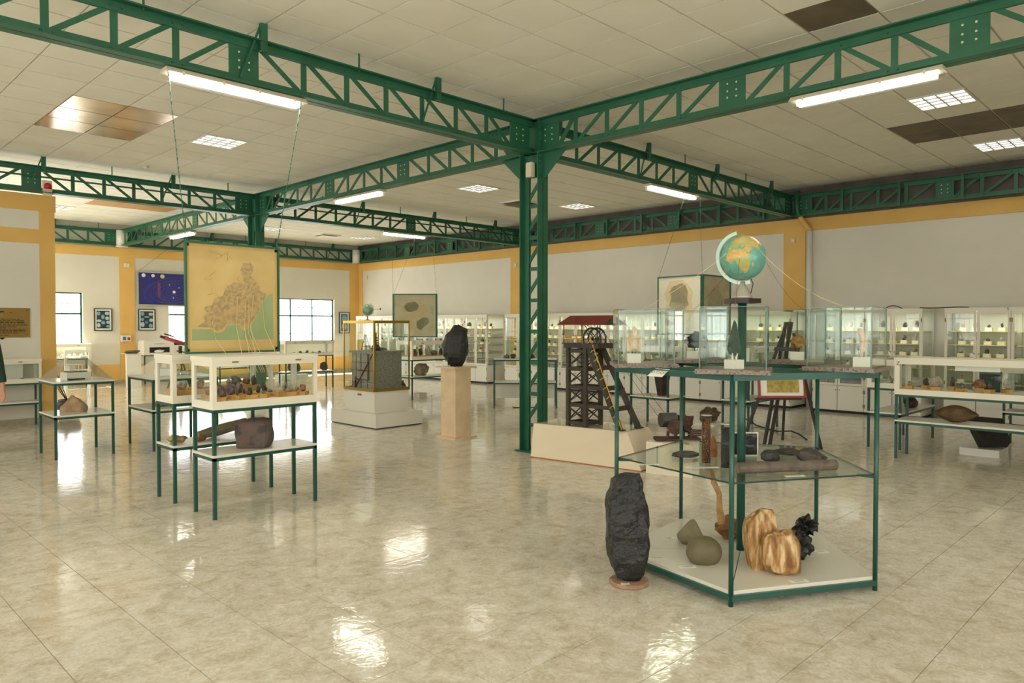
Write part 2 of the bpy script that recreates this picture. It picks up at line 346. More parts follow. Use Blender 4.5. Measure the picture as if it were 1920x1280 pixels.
# ---------------------------------------------------------------- columns and trusses
ZB, ZT = 3.55, 3.95
def column(x, y, label, plinth=False):
    o = thing('steel_column', label, 'column', (x, y, 0), kind='structure')
    hy = .145; fwid = .175
    for s in (-1, 1):
        for q in (-1, 1):
            MB().box2((q * .006 if q > 0 else -fwid / 2, s * hy - .006, 0), (fwid / 2 if q > 0 else -.006, s * hy + .006, ZT)).build('flange_angle', GREEN, o)
            MB().box2((q * .012 - .005, s * hy - (.085 if s > 0 else 0), 0), (q * .012 + .005, s * hy + (.03 if s < 0 else 0), ZT)).build('web_angle', GREEN, o)
    lace = MB().box2((-.006, -hy + .02, -.022), (.006, hy - .02, .022)).mesh('lacing_bar', GREEN)
    diag = MB().bar((0, hy - .05, -.125), (0, -hy + .05, .125), .012, .05, (1, 0, 0)).mesh('lacing_diagonal', GREEN)
    dg2 = MB().hexa([(-.006, .095, -.17), (.006, .095, -.17), (.006, .095, -.10), (-.006, .095, -.10), (-.006, -.135, .10), (.006, -.135, .10), (.006, -.135, .17), (-.006, -.135, .17)]).mesh('lacing_diagonal', GREEN)
    z = .32
    while z < 3.2: put('lacing_bar', lace, o, (0, 0, z)); put('lacing_diagonal', dg2, o, (0, 0, z + .19)); z += .375
    m = MB().box2((-.014, -hy, 3.28), (.014, hy, ZT)); m.build('head_plate', GREEN, o)
    MB().box2((-.13, -.19, 0), (.13, .19, .015)).build('base_plate', GREEN, o)
    if plinth: MB().box2((-.17, -.25, 0), (.17, .25, .14)).build('concrete_foot', CREAM, o)
    rv = MB()
    for s in (-1, 1):
        for q in (-1, 1):
            for k in range(11): rv.cyl((q * .05, s * (hy + .006), 3.26 + .065 * k), (q * .05, s * (hy + .018), 3.26 + .065 * k), .012, .007, 6)
    rv.build('rivets', GREEN, o)['kind'] = 'stuff'
    return o
def truss(label, axis, c, a0, a1, plates, verts, posts=(), rods=(), haunch=(), wallside=False, p0=True, p1=True):
    """built-up lattice girder between two columns; plates are (from,to), verts the lattice uprights"""
    def P(t, d, z): return (t - a0, d, z - ZB) if axis == 'x' else (d, t - a0, z - ZB)
    o = thing('lattice_truss', label, 'truss', (a0, c, ZB) if axis == 'x' else (c, a0, ZB), kind='structure')
    def bb(t0, t1, d0, d1, z0, z1): m = MB(); a, b = P(t0, d0, z0), P(t1, d1, z1); return m.box2(tuple(map(min, a, b)), tuple(map(max, a, b)))
    e0, e1 = a0 + .02, a1 - .02
    for s in (-1, 1):
        bb(e0, e1, s * .006, s * .085, ZT - .012, ZT).build('chord_flange', GREEN, o); bb(e0, e1, s * .006, s * .016, ZT - .08, ZT - .012).build('chord_angle', GREEN, o)
        bb(e0, e1, s * .006, s * .085, ZB, ZB + .012).build('chord_flange', GREEN, o); bb(e0, e1, s * .006, s * .016, ZB + .012, ZB + .075).build('chord_angle', GREEN, o)
    mid = (a0 + a1) / 2
    vm = MB(); a, b = P(a0 - .027, -.005, ZB + .02), P(a0 + .027, .005, ZT - .02); vm.box2(tuple(map(min, a, b)), tuple(map(max, a, b))); vm = vm.mesh('lattice_upright', GREEN)
    pl = list(plates)
    if p0: pl.append((a0 + .09, a0 + .40))
    if p1: pl.append((a1 - .40, a1 - .09))
    for s, e in pl:
        g = bb(s, e, -.006, .006, ZB + .02, ZT - .02).build('gusset_plate', GREEN, o)
        hl = MB()
        for i in (.33, .67):
            for z in (.14, .2, .27): q = P(s + (e - s) * i, -.009, ZB + z); q2 = P(s + (e - s) * i, .009, ZB + z); hl.cyl(q, q2, .009, n=8)
        hl.build('bolt_holes', PLASTIC, o)['kind'] = 'stuff'
    for t in verts: put('lattice_upright', vm, o, P(t, 0, ZB) if axis == 'x' else P(t, 0, ZB))
    nodes = sorted(list(verts) + [x for p in pl for x in ((p[0] + .02), (p[1] - .02))])
    dmesh = {}
    for u, v in zip(nodes, nodes[1:]):
        if any(abs(u - p[0]) < .05 and abs(v - p[1]) < .05 for p in pl) or v - u < .2: continue
        m_ = (u + v) / 2; up = m_ < mid
        key = (round(v - u, 3), up)
        if key not in dmesh:
            L_ = v - u - .05; ta, tb = (-L_ / 2, L_ / 2)
            za, zb_ = (.05, .35) if up else (.35, .05)
            W_ = .034; q = []
            for th in (-.004, .008):
                for t_, z_ in ((ta - W_, za), (ta + W_, za), (tb + W_, zb_), (tb - W_, zb_)):
                    q.append((t_, th, z_) if axis == 'x' else (th, t_, z_))
            dmesh[key] = MB().hexa(q).mesh('lattice_diagonal', GREEN)
        put('lattice_diagonal', dmesh[key], o, ((m_ - a0), 0, 0) if axis == 'x' else (0, (m_ - a0), 0))
    sd_ = -.06 if axis == 'x' else .0
    for t in posts:
        bb(t - .03, t + .03, -.075, -.035, ZT - .09, ZC - .005).build('purlin_post', GREEN, o)
        MB().bar(P(t - .02, -.045, ZC - .02), P(t - .2, -.045, ZB + .05), .010, .018).build('purlin_brace', GREEN, o)
    for t in rods: MB().cyl(P(t, -.05, ZT - .03), P(t, -.05, ZC - .004), .009, n=6).build('hanger_rod', GREEN, o)
    for t, sg in haunch:
        q = []
        for th in (-.006, .006):
            for dt, z in ((.1, ZB), (.52, ZB), (.1, 3.18)): q.append(P(t + sg * dt, th, z))
        MB().add(q, [(0, 1, 2), (3, 4, 5), (0, 1, 4, 3), (1, 2, 5, 4), (2, 0, 3, 5)]).build('haunch_plate', GREEN, o)
    rv = MB()
    for t in verts:
        for dt in (-.03, .05):
            for z in (ZT - .045, ZB + .04): rv.cyl(P(t + dt, -.016, z), P(t + dt, -.026, z), .012, .007, 6); rv.cyl(P(t + dt, .016, z), P(t + dt, .026, z), .012, .007, 6)
    rv.build('rivets', GREEN, o)['kind'] = 'stuff'
    return o
def va(mid, half, q=(.56, 1.01, 1.46, 1.91, 2.37, 2.82)): return [mid + s * x for x in q if x < half - .5 for s in (-1, 1)]
def vb(mid, half): return [mid] + [mid + s * x for x in (.45, 1.56, 2.01, 2.46, 2.90) if x < half - .5 for s in (-1, 1)]
XL = -.73
column(XC, YA, 'tall green riveted lattice column in the middle of the hall')
column(XC, YB, 'green lattice column behind the large hanging map', True)
c3 = XC - 7.2
def atr(a0, a1, c, lab, **k):
    mid = (a0 + a1) / 2; h = (a1 - a0) / 2
    base = 3.02 + 1.93 * math.ceil((a0 + .4 - 3.02) / 1.93); po = []
    t = base
    while t < a1 - .2: po.append(t); t += 1.93
    ro = [p + .965 for p in po if p + .965 < a1 - .2]
    return truss(lab, 'x', c, a0, a1, [(mid - .13, mid + .13)], va(mid, h), po, ro, **k)
def btr(a0, a1, c, lab, **k):
    mid = (a0 + a1) / 2; h = (a1 - a0) / 2
    return truss(lab, 'y', c, a0, a1, [(mid + s * .98 - .135, mid + s * .98 + .135) for s in (-1, 1)], vb(mid, h), **k)
atr(XL, XC, YA, 'green lattice truss crossing the ceiling from top left corner to the middle column')
atr(XC, X1, YA, 'green lattice truss running from the middle column to the right wall')
atr(XL, XC, YB, 'green lattice truss above the partition wall with plaque')
atr(XC, X1, YB, 'green lattice truss carrying the lamp above the two-sided hanging map')
atr(XL, XC, Y1 - .1, 'green lattice truss along the back wall over the single window')
atr(XC, X1, Y1 - .1, 'green lattice truss along the back wall over the wide window')
btr(YA - 7.1, YA, XC, 'green riveted truss from the middle column to the top right corner', haunch=[(YA, -1)])
btr(YA, YB, XC, 'green lattice truss joining the middle column to the column behind the map', haunch=[(YA, 1), (YB, -1)])
btr(YB, Y1, XC, 'green lattice truss running to the back wall over the blue poster', haunch=[(YB, 1)])
for a0, a1, lab in ((-1.1, YA, 'dark green wall truss over the cabinets beside the downpipe'), (YA, YB, 'dark green wall truss above the middle run of cabinets'), (YB, Y1, 'dark green wall truss above the cabinets near the back corner')):
    o = btr(a0, a1, X1 - .12, lab)
    for k in range(int((a1 - a0) / .94)):
        t = .5 + k * .94
        MB().box2((-.10, t - .022, .0), (-.06, t + .022, .4)).build('stiffener', GREEN, o)
for xx_, a_, b_ in ((XL, XL, XC - .3), (XC, XC + .3, X1 - .2)):
    for o in [q for q in C.objects if q.name.startswith('lattice_truss') and abs(q.location.y - YB) < .01 and abs(q.location.x - xx_) < .01]:
        MB().cyl((a_ - xx_, -.03, .24), (b_ - xx_, -.03, .24), .014, n=8).build('conduit', GREEN, o)
for x_, y_, lab_ in ((XC - .02, Y1 - .18, 'white drum casing at the truss end over the blue chart'), (X1 - .22, Y1 - .2, 'white drum casing in the back corner under the ceiling')):
    o = thing('pipe_casing', lab_, 'pipe', (x_, y_, 3.52)); MB().cyl((0, 0, .02), (0, 0, .42), .13, n=20).build('casing_drum', WPAINT, o, True); MB().cyl((0, 0, 0), (0, 0, .02), .14, n=20).build('casing_ring', WPAINT, o)
# ---------------------------------------------------------------- lamps
def area(parent, loc, sx, sy, e, col=None):
    l = bpy.data.lights.new('lamp_light', 'AREA'); l.shape = 'RECTANGLE'; l.size = sx; l.size_y = sy; l.energy = e * LAMP; l.color = col or LAMPCOL
    o = bpy.data.objects.new('lamp_light', l); C.objects.link(o); o.parent = parent; o.location = loc; return o
LF = MB().frame((-.29, -.29, -.022), (1, 0, 0), (0, 1, 0), .58, .58, .016, .024).mesh('light_frame', WPAINT)
LD = MB().box2((-.275, -.275, -.008), (.275, .275, -.004)).mesh('reflector', LOUV)
LS1 = MB().box2((-.27, -.007, -.022), (.27, .007, -.008)).mesh('louver_slat', CHROME); LS2 = MB().box2((-.005, -.27, -.022), (.005, .27, -.008)).mesh('louver_slat', CHROME)
MB().box2((0, 0, 0), (.001, .001, .001))
def louvname(x, y):
    if (x, y) == (4.495, 10.19): return 'louvred ceiling light beside the bronze foil panels'
    d = {(9.45, 10.19): 'louvred ceiling light seen left of the middle column', (12.37, 10.19): 'louvred ceiling light seen just right of the middle column', (9.45, 2.424): 'louvred ceiling light under the end of the long lamp at right', (12.37, 2.424): 'louvred ceiling light beyond the row of brown ceiling panels', (1.575, 10.19): 'louvred ceiling light cut by the left picture edge', (4.495, 18.366): 'louvred ceiling light over the back wall beyond the partition', (9.45, 18.366): 'louvred ceiling light near the column behind the map', (12.37, 18.366): 'louvred ceiling light beside the tube lamp of the far truss'}
    d.update({(1.575, 2.424): 'louvred ceiling light above the camera, seen only mirrored in the floor', (4.495, 2.424): 'louvred ceiling light over the pentagon stand, seen only mirrored in the floor'})
    return d[(x, y)]
for (x, y) in LOUVERS:
    o = thing('ceiling_light', louvname(x, y), 'ceiling light', (x, y, ZC), group='louvred ceiling lights'); put('light_frame', LF, o); put('reflector', LD, o)
    for k in (-.135, 0, .135): put('louver_slat', LS1, o, (0, k, 0)); put('louver_slat', LS2, o, (k, 0, 0))
    area(o, (0, 0, -.025), .5, .5, 2.6)
def tube_lamp(cxy, axis, L_, label, z=ZB):
    o = thing('tube_lamp', label, 'lamp', (cxy[0], cxy[1], z), 0 if axis == 'x' else PI / 2, group='fluorescent lamps under the trusses'); h = L_ / 2
    MB().add([(-h, -.05, -.005), (h, -.05, -.005), (h, .05, -.005), (-h, .05, -.005), (-h - .01, -.075, -.045), (h + .01, -.075, -.045), (h + .01, .075, -.045), (-h - .01, .075, -.045)], [(0, 1, 2, 3), (7, 6, 5, 4), (0, 4, 5, 1), (1, 5, 6, 2), (2, 6, 7, 3), (3, 7, 4, 0)]).build('lamp_housing', PLASTIC, o)
    MB().add([(-h, -.07, -.046), (h, -.07, -.046), (h, .07, -.046), (-h, .07, -.046), (-h + .02, -.045, -.098), (h - .02, -.045, -.098), (h - .02, .045, -.098), (-h + .02, .045, -.098)], [(0, 1, 2, 3), (7, 6, 5, 4), (0, 4, 5, 1), (1, 5, 6, 2), (2, 6, 7, 3), (3, 7, 4, 0)]).build('clear_cover', CLEARP, o)
    for s in (-.024, .024): MB().cyl((-h + .05, s, -.07), (h - .05, s, -.07), .019, n=10).build('fluorescent_tube', LAMPW, o)
    for k in (-.4, -.13, .13, .4):
        for s in (-1, 1): MB().box((k * L_, s * .077, -.045), (.02, .006, .03)).build('clip', PLASTIC, o)
    area(o, (0, 0, -.102), L_ - .1, .08, 12)
tube_lamp((2.82, YA), 'x', 1.20, 'long tube lamp over the big hanging map')
tube_lamp((XC, 2.25), 'y', 1.20, 'long tube lamp under the riveted truss at upper right')
tube_lamp((XC, 9.72), 'y', 1.28, 'tube lamp under the truss between the two columns')
tube_lamp((9.52, YA), 'x', 1.30, 'tube lamp on the truss towards the right wall')
tube_lamp((9.92, YB), 'x', 1.18, 'tube lamp above the far two-sided hanging map')
tube_lamp((XC, 16.6), 'y', 1.25, 'tube lamp partly hidden behind the top of the large map')
# ---------------------------------------------------------------- stones
def rockmesh(name, dims, seed, mat, rough=.12, planes=7, sub=3, freq=2.2, smooth=False, base=.14):
    """stone: ball cut by random planes, roughened; rests on z = 0"""
    rnd = random.Random(seed); bm = bmesh.new(); bmesh.ops.create_icosphere(bm, subdivisions=sub, radius=1)
    pl = []
    for _ in range(planes):
        v = Vector((rnd.gauss(0, 1), rnd.gauss(0, 1), rnd.gauss(0, .8))).normalized(); pl.append((v, rnd.uniform(.55, .82)))
    off = Vector((seed * 3.7, seed * 1.3, seed * 2.1))
    for v in bm.verts:
        p = v.co.copy()
        for n_, d in pl:
            e = p.dot(n_) - d
            if e > 0: p -= n_ * e
        p *= 1 + rough * noise.noise(p * freq + off) * 2 + rough * .6 * noise.noise(p * freq * 3 + off)
        v.co = p
    mn = Vector((min(v.co[i] for v in bm.verts) for i in range(3))); mx = Vector((max(v.co[i] for v in bm.verts) for i in range(3)))
    for v in bm.verts:
        q = [(v.co[i] - (mn[i] + mx[i]) / 2) / (mx[i] - mn[i]) * dims[i] for i in range(3)]
        q[2] = (q[2] + dims[2] / 2 - dims[2] * base) / (1 - base)
        if q[2] < 0: q[2] = 0
        v.co = q
    me = bpy.data.meshes.new(name); bm.to_mesh(me); bm.free(); me.materials.append(mat)
    if smooth: me.polygons.foreach_set('use_smooth', [True] * len(me.polygons))
    return me
def rock(name, label, loc, dims, seed, mat, rz=0, cat='rock', tilt=(0, 0), group=None, **k):
    return tag(put(name, rockmesh(name, dims, seed, mat, **k), None, loc, (tilt[0], tilt[1], rz)), label, cat, group)
def silmesh(name, mat, levels, ratio, seed, amp, n=36, m=34, ridge=1.0, ex=.75, chip=0):
    """stone from a measured outline: levels (z, left, right); cross-section a squarish oval, roughened and chipped"""
    vs = []; z0, z1 = levels[0][0], levels[-1][0]; off = Vector((seed * 2.3, seed * 1.7, seed))
    def lr(z):
        for (a, l, r_), (b, l2, r2) in zip(levels, levels[1:]):
            if a <= z <= b + 1e-9: t = (z - a) / max(b - a, 1e-6); return l + (l2 - l) * t, r_ + (r2 - r_) * t
        return levels[-1][1:]
    for j in range(m + 1):
        z = z0 + (z1 - z0) * j / m; l, r_ = lr(z); cx, hw = (l + r_) / 2, (r_ - l) / 2
        for i in range(n):
            a = 2 * PI * i / n; c, s_ = math.cos(a), math.sin(a); px = cx + hw * math.copysign(abs(c) ** ex, c); py = hw * ratio * math.copysign(abs(s_) ** ex, s_)
            p = Vector((px, py, z)); q = Vector((px * 1.0, py * 1.0, z * .55))
            d = noise.noise(q * 14 + off) * .55 + noise.noise(q * 34 + off) * .3 + (abs(noise.noise(Vector((px, py, z * .25)) * 26 + off)) - .25) * .5 * ridge
            d += (noise.voronoi(q * 11 + off)[0][0] - .35) * .6 * chip
            k = 1 + d * amp / max(hw, .03); k = min(1.06 + amp * 2, k)
            vs.append((cx + (px - cx) * k, py * k, z + (noise.noise(q * 20 + off * 2) * amp * .6 if 0 < j < m else (noise.noise(q * 16 + off) * amp * .9 if j == m else 0))))
    fs = [(k * n + i, k * n + (i + 1) % n, (k + 1) * n + (i + 1) % n, (k + 1) * n + i) for k in range(m) for i in range(n)]; L_ = m * n
    fs += [tuple(range(n))[::-1], tuple(range(L_, L_ + n))]
    return MB().add(vs, fs).mesh(name, mat)
def silrock(name, label, cat, loc, mat, px, scale, ratio=.8, seed=1, amp=.012, **k):
    """px: list of (row, left, right) picture outline rows from bottom to top, first row the base; scale metres per unit"""
    cx = (px[0][1] + px[0][2]) / 2; c0 = k.pop('centre', cx); lv = [((px[0][0] - y) * scale, (l - c0) * scale, (r_ - c0) * scale) for y, l, r_ in px]
    return tag(put(name, silmesh(name, mat, lv, ratio, seed, amp, **k), None, loc, (0, 0, math.atan2(RT.y, RT.x))), label, cat)
SPM = [rockmesh('mineral', (.06 + .03 * ((i * 7) % 3), .05 + .02 * (i % 3), .06 + .02 * ((i * 5) % 4)), 20 + i, SPEC[i % 8], .22, 5, 2) for i in range(16)]

# ---------------------------------------------------------------- tables and glazed cases
def table(label, x0, x1, y0, y1, zt, zs, r=.013, group='green steel display tables', board=True, shelf=True, legs=None, top=False):
    cxx, cyy = (x0 + x1) / 2, (y0 + y1) / 2; o = thing('display_table', label, 'table', (cxx, cyy, 0), group=group); a, b = (x1 - x0) / 2, (y1 - y0) / 2
    for sx, sy in ((-1, -1), (1, -1), (1, 1), (-1, 1)): MB().box((sx * (a - r), sy * (b - r), (zt - .02) / 2), (2 * r, 2 * r, zt - .02)).build('leg', GREEN2, o)
    def ring(z, nm):
        m = MB()
        for s in (-1, 1): m.box((0, s * (b - r), z - .013), (2 * a, 2 * r, .026)); m.box((s * (a - r), 0, z - .013), (2 * r, 2 * b - 4 * r, .026))
        m.build(nm, GREEN2, o)
    ring(zt, 'top_frame')
    if shelf:
        ring(zs - .02, 'shelf_frame'); MB().box2((-a - .002, -b - .002, zs - .02), (a + .002, b + .002, zs)).build('shelf', LAMIN, o)
    if top: MB().box2((-a - .004, -b - .004, zt), (a + .004, b + .004, zt + .02)).build('table_top', LAMIN, o)
    return o
def case(label, x0, x1, y0, y1, z0, z1, mat=CREAM, post=.034, group='white framed glass cases', lid=True, hinges=True, tray=0):
    o = thing('display_case', label, 'display case', ((x0 + x1) / 2, (y0 + y1) / 2, z0), group=group); a, b, h = (x1 - x0) / 2, (y1 - y0) / 2, z1 - z0
    MB().box2((-a, -b, 0), (a, b, .03)).build('base_board', mat, o)
    for s in (-1, 1):
        MB().frame((-a, s * b - (0 if s < 0 else .02), .03), (1, 0, 0), (0, 0, 1), 2 * a, h - .07, post, -.02).build('side_frame', mat, o)
        f = MB().frame((s * a - (0 if s < 0 else .02), -b + .02, .03), (0, 1, 0), (0, 0, 1), 2 * b - .04, h - .07, post, .02).build('side_frame', mat, o)
        MB().box2((-a + post, s * (b - .012) - .002, .03 + post), (a - post, s * (b - .012) + .002, h - .04 - post)).build('glass_pane', GLASS, o)
        MB().box2((s * (a - .012) - .002, -b + post, .03 + post), (s * (a - .012) + .002, b - post, h - .04 - post)).build('glass_pane', GLASS, o)
    l = MB().frame((-a - .006, -b - .006, h - .04), (1, 0, 0), (0, 1, 0), 2 * a + .012, 2 * b + .012, .06, .04).build('lid_frame', mat, o)
    MB().box2((-a + .05, -b + .05, h - .02), (a - .05, b - .05, h - .016)).build('glass_pane', GLASS, o)
    if tray: MB().box2((-a + .02, -b + .02, .03), (a - .02, b - .02, .03 + tray)).build('inner_tray', WPAINT, o)
    if hinges:
        for k in (-.6, .6): MB().box((a * k, -b - .008, h - .042), (.05, .006, .012)).build('hinge', M_HINGE, o)
    return o
M_HINGE = M('dull_brass', (150, 130, 90), .5, metal=.5)
def specimen(label, loc, i, block=(.07, .05, .035), bm_=OCHRE, sc=1, rz=0, group=None, card=False):
    o = thing('mineral_specimen', label, 'mineral', loc, rz, group); MB().box2((-block[0] / 2, -block[1] / 2, 0), (block[0] / 2, block[1] / 2, block[2])).build('wooden_block', bm_, o)
    st_ = put('mineral', SPM[i % 16], o, (0, 0, block[2])); st_.scale = (sc, sc, sc)
    if card: MB().box2((-block[0] * .45, -block[1] / 2 - .002, .004), (block[0] * .45, -block[1] / 2, block[2] - .004)).build('label_card', PAPER, o)
    return o
# two long cases under the large map
table('green steel table under the front glass case, purple boulder on its shelf', 2.43, 3.335, 5.66, 6.05, .862, .505)
case('front white glass case of minerals below the large map', 2.425, 3.34, 5.655, 6.055, .862, 1.275, tray=.034)
table('green steel table behind the front one, three stones along its shelf', 2.42, 3.325, 6.43, 6.82, .855, .495)
case('second white glass case half hidden behind the front one', 2.415, 3.33, 6.425, 6.825, .855, 1.268, tray=.034)
CL = ['brown', 'dark', 'pale', 'mauve', 'greenish', 'rusty', 'blackish', 'cream']
k = 0
for row, yy in enumerate((5.74, 5.85, 5.96)):
    for c_ in range(7):
        x = 2.53 + c_ * .118; k += 1
        specimen('%s mineral on ochre block, %s row of the front case, %s from its left end' % (CL[(k * 3) % 8], ('front', 'middle', 'back')[row], ('first', 'second', 'third', 'fourth', 'fifth', 'sixth', 'last')[c_]), (x + (k % 3) * .008, yy, .9265), (k * 3) % 8 + 8 * (k % 2), (.108, .08, .03 + .012 * ((k * 3) % 3)), OCHRE, .45 + .15 * ((k * 2) % 4), k, 'minerals in the front case')
for row, yy in enumerate((6.55, 6.70)):
    for c_ in range(5):
        k += 1
        specimen('%s mineral on ochre block, %s row of the second case, %s from its left end' % (CL[(k * 3) % 8], ('front', 'back')[row], ('first', 'second', 'third', 'fourth', 'last')[c_]), (2.54 + c_ * .165, yy, .9195), (k * 3) % 8 + 8 * (k % 2), (.13, .09, .045), OCHRE, .6 + .2 * (k % 3), k, 'minerals in the second case')
silrock('purple_boulder', 'large purple-brown rough boulder on the shelf of the front case', 'rock', (2.855, 5.84, .505), STONEP, [(838, 461, 515), (834, 458, 518), (825, 457, 520), (812, 457, 522), (800, 457, 522), (792, 460, 521), (787, 468, 518), (784, 480, 512)], .00445, .72, 3, .02, centre=489, ex=.55, n=22, m=16, chip=1)
rock('ochre_stone', 'small bumpy tan stone at left of the rear shelf', (2.52, 6.6, .495), (.17, .12, .075), 8, STONEY, 0, rough=.2)
rock('ochre_stone', 'thin brown stone in the middle of the rear shelf', (2.71, 6.56, .495), (.12, .08, .05), 9, M('red_brown', (150, 100, 60), .8, c2=(118, 80, 50), scale=12, bump=.4), .2, rough=.2)
lg = tag(MB().tube([(2.72, 6.66, .535), (2.86, 6.68, .545), (3.02, 6.70, .57), (3.2, 6.72, .60)], [.03, .05, .05, .042], 10).build('fossil_log', STONEG, smooth=False), 'long greenish fossil log lying behind the purple boulder', 'fossil')
# pyramid covered tables
def pyramid_table(label, x0, x1, y0, y1, lab2, zt=.862, zs=.5):
    table(label, x0, x1, y0, y1, zt, zs, top=True)
    z = zt + .02; a, b = (x1 - x0) / 2, (y1 - y0) / 2; o = thing('clear_cover', lab2, 'cover', ((x0 + x1) / 2, (y0 + y1) / 2, z), group='clear pyramid covers'); h, q = .26, .09
    P = [(-a, -b), (a, -b), (a, b), (-a, b)]; Q = [(-q, -q), (q, -q), (q, q), (-q, q)]
    for i in range(4):
        j = (i + 1) % 4; A, B, D, E = [Vector((*P[i], .001)), Vector((*P[j], .001)), Vector((*Q[j], h)), Vector((*Q[i], h))]; nn = (B - A).cross(E - A).normalized() * .004
        MB().hexa([A, B, D, E, A - nn, B - nn, D - nn, E - nn]).build('glass_pane', CLEARP, o)
    MB().prism(Q, h, h + .004).build('glass_pane', CLEARP, o)
pyramid_table('green table with clear pyramid cover and tan slab on its shelf', 2.26, 2.88, 9.45, 10.12, 'clear pyramid cover over a white model house')
pyramid_table('green table with clear pyramid cover over red books', 3.25, 4.05, 9.27, 10.13, 'clear pyramid cover behind the second glass case')
b_ = thing('model_house', 'white model building with flat terrace under the clear cover', 'model', (2.56, 9.8, .882), .1)
MB().box2((-.12, -.1, 0), (.14, .1, .085)).build('lower_storey', WPAINT, b_); MB().box2((-.08, -.05, .085), (.12, .1, .095)).build('terrace', SLATE, b_)
MB().box2((-.06, -.02, .095), (.0, .08, .165)).build('upper_storey', WPAINT, b_); MB().box2((-.08, -.04, .165), (.08, .1, .175)).build('roof_slab', WPAINT, b_)
for x_ in (.03, .07): MB().cyl((x_, -.03, .095), (x_, -.03, .165), .006).build('post', WPAINT, b_)
h_ = thing('geology_hammer', 'black geologist hammer lying on the table beside the model house', 'hammer', (2.55, 9.58, .884), .1)
MB().bar((-.11, 0, .012), (.06, .01, .012), .02, .018).build('hammer_handle', BLACK, h_); MB().bar((-.12, -.05, .014), (-.10, .05, .014), .024, .022).build('hammer_head', COALD, h_)
for i, (dx, hh, c_) in enumerate(((0, .10, (122, 44, 34)), (.02, .07, (96, 38, 34)), (.16, .05, (150, 120, 90)))):
    bk = thing('book', ['thick red book lying under the clear cover', 'thin maroon book leaning under the clear cover', 'tan booklet under the clear cover'][i], 'book', (3.5 + dx + i * .1, 9.62 + i * .05, .882), .3 * i); bc = M('book_%d' % i, c_, .6)
    MB().box2((-.09, -.06, 0), (.09, .06, .004)).build('back_cover', bc, bk); MB().box2((-.086, -.056, .004), (.086, .058, hh - .004)).build('page_block', PAPER, bk); MB().box2((-.09, -.06, hh - .004), (.09, .06, hh)).build('front_cover', bc, bk)
silrock('tan_slab', 'angular tan rock standing on the shelf of the left table', 'rock', (2.53, 9.78, .5), STONEB, [(771, 123, 170), (768, 122, 172), (762, 124, 172), (757, 130, 171), (750, 136, 160), (745, 140, 153), (740, 144, 147)], .0063, .45, 6, .02, centre=146, ex=.6, n=14, m=10)
rock('flat_stone', 'flat pale stone on the shelf behind the second case', (3.55, 9.7, .5), (.34, .22, .07), 33, STONEY, .3, rough=.2)
# wall case beside the partition
table('green table against the partition wall under the plaque', 1.55, 2.89, 12.76, 13.08, .66, .385)
case('cream case of old papers under the brass plaque', 1.55, 2.89, 12.76, 13.08, .66, 1.02)
for i, (x, w_) in enumerate(((1.85, .25), (2.22, .28), (2.56, .28))):
    tag(MB().box((x, 13.0, .82), (w_, .006, .24)).build('framed_paper', PAPER), 'printed paper sheet standing in the cream case, %s from left' % ('first', 'second', 'third')[i], 'paper', 'papers in the cream case')
for i, x in enumerate((2.0, 2.32, 2.66)): rock('small_stone', '%s small brown stone at the papers in the cream case' % ('first', 'second', 'third')[i], (x, 12.86, .69), (.07, .05, .05), 40 + i, SPEC[i], group='stones by the papers')

# ---------------------------------------------------------------- pentagon stand with the globe
PCX, PCY, PR = 4.378, 2.247, .795
PV = [(PCX + PR * math.cos(R(a)), PCY + PR * math.sin(R(a))) for a in (-156.3, -84.3, -12.3, 59.7, 131.7)]
L5 = [(x - PCX, y - PCY) for x, y in PV]
GLASST = GL('shelf_glass', (.90, .955, .925), 1.16); M_EDGED = M('dark_glass_edge', (36, 64, 52), .2)
o = thing('pentagon_stand', 'five-sided green steel display stand with glass shelf and white base', 'display stand', (PCX, PCY, 0))
ZTOP, ZGL, ZBS = 1.262, .668, .082
for (x, y) in L5: MB().cyl((x, y, 0), (x, y, ZTOP), .0135, n=12).build('leg', GREEN2, o, True)
for nm, z, hh in (('top_rail', ZTOP - .018, .036), ('base_rail', ZBS - .036, .03)):
    for i in range(5):
        A, B = L5[i], L5[(i + 1) % 5]; MB().bar((*A, z), (*B, z), .028, hh).build(nm, GREEN2, o)
for (x, y) in L5:
    d = Vector((-x, -y, 0)).normalized(); MB().bar(Vector((x, y, ZGL - .012)), Vector((x, y, ZGL - .012)) + d * .1, .02, .016).build('shelf_bracket', GREEN2, o)
MB().prism([(x * .985, y * .985) for x, y in L5], ZGL - .004, ZGL + .004).build('glass_shelf', GLASST, o)
for i in range(5): MB().bar((*[v * .985 for v in L5[i]], ZGL), (*[v * .985 for v in L5[(i + 1) % 5]], ZGL), .004, .009).build('shelf_edge', M_EDGED, o)
for i in range(5):
    A, B = Vector(L5[i]), Vector(L5[(i + 1) % 5]); c0 = Vector((0, 0)); g = (A + B) * .004
    MB().prism([tuple(c0 + g * .6), tuple(A * .985 + g), tuple(B * .985 + g)], ZBS - .022, ZBS).build('base_panel', LAMIN, o)
for i in range(5): MB().bar((*[v * .1 for v in L5[i]], ZTOP - .018), (*L5[i], ZTOP - .018), .02, .03).build('top_spoke', GREEN2, o)
MB().cyl((0, 0, ZBS), (0, 0, 1.665), .0265, n=16).build('centre_pole', GREEN2, o, True)
MB().prism([(.115 * math.cos(R(a + 47)), .115 * math.sin(R(a + 47))) for a in range(0, 360, 60)], 1.665, 1.695).build('top_plate', M('dark_wood', (48, 30, 24), .5), o)
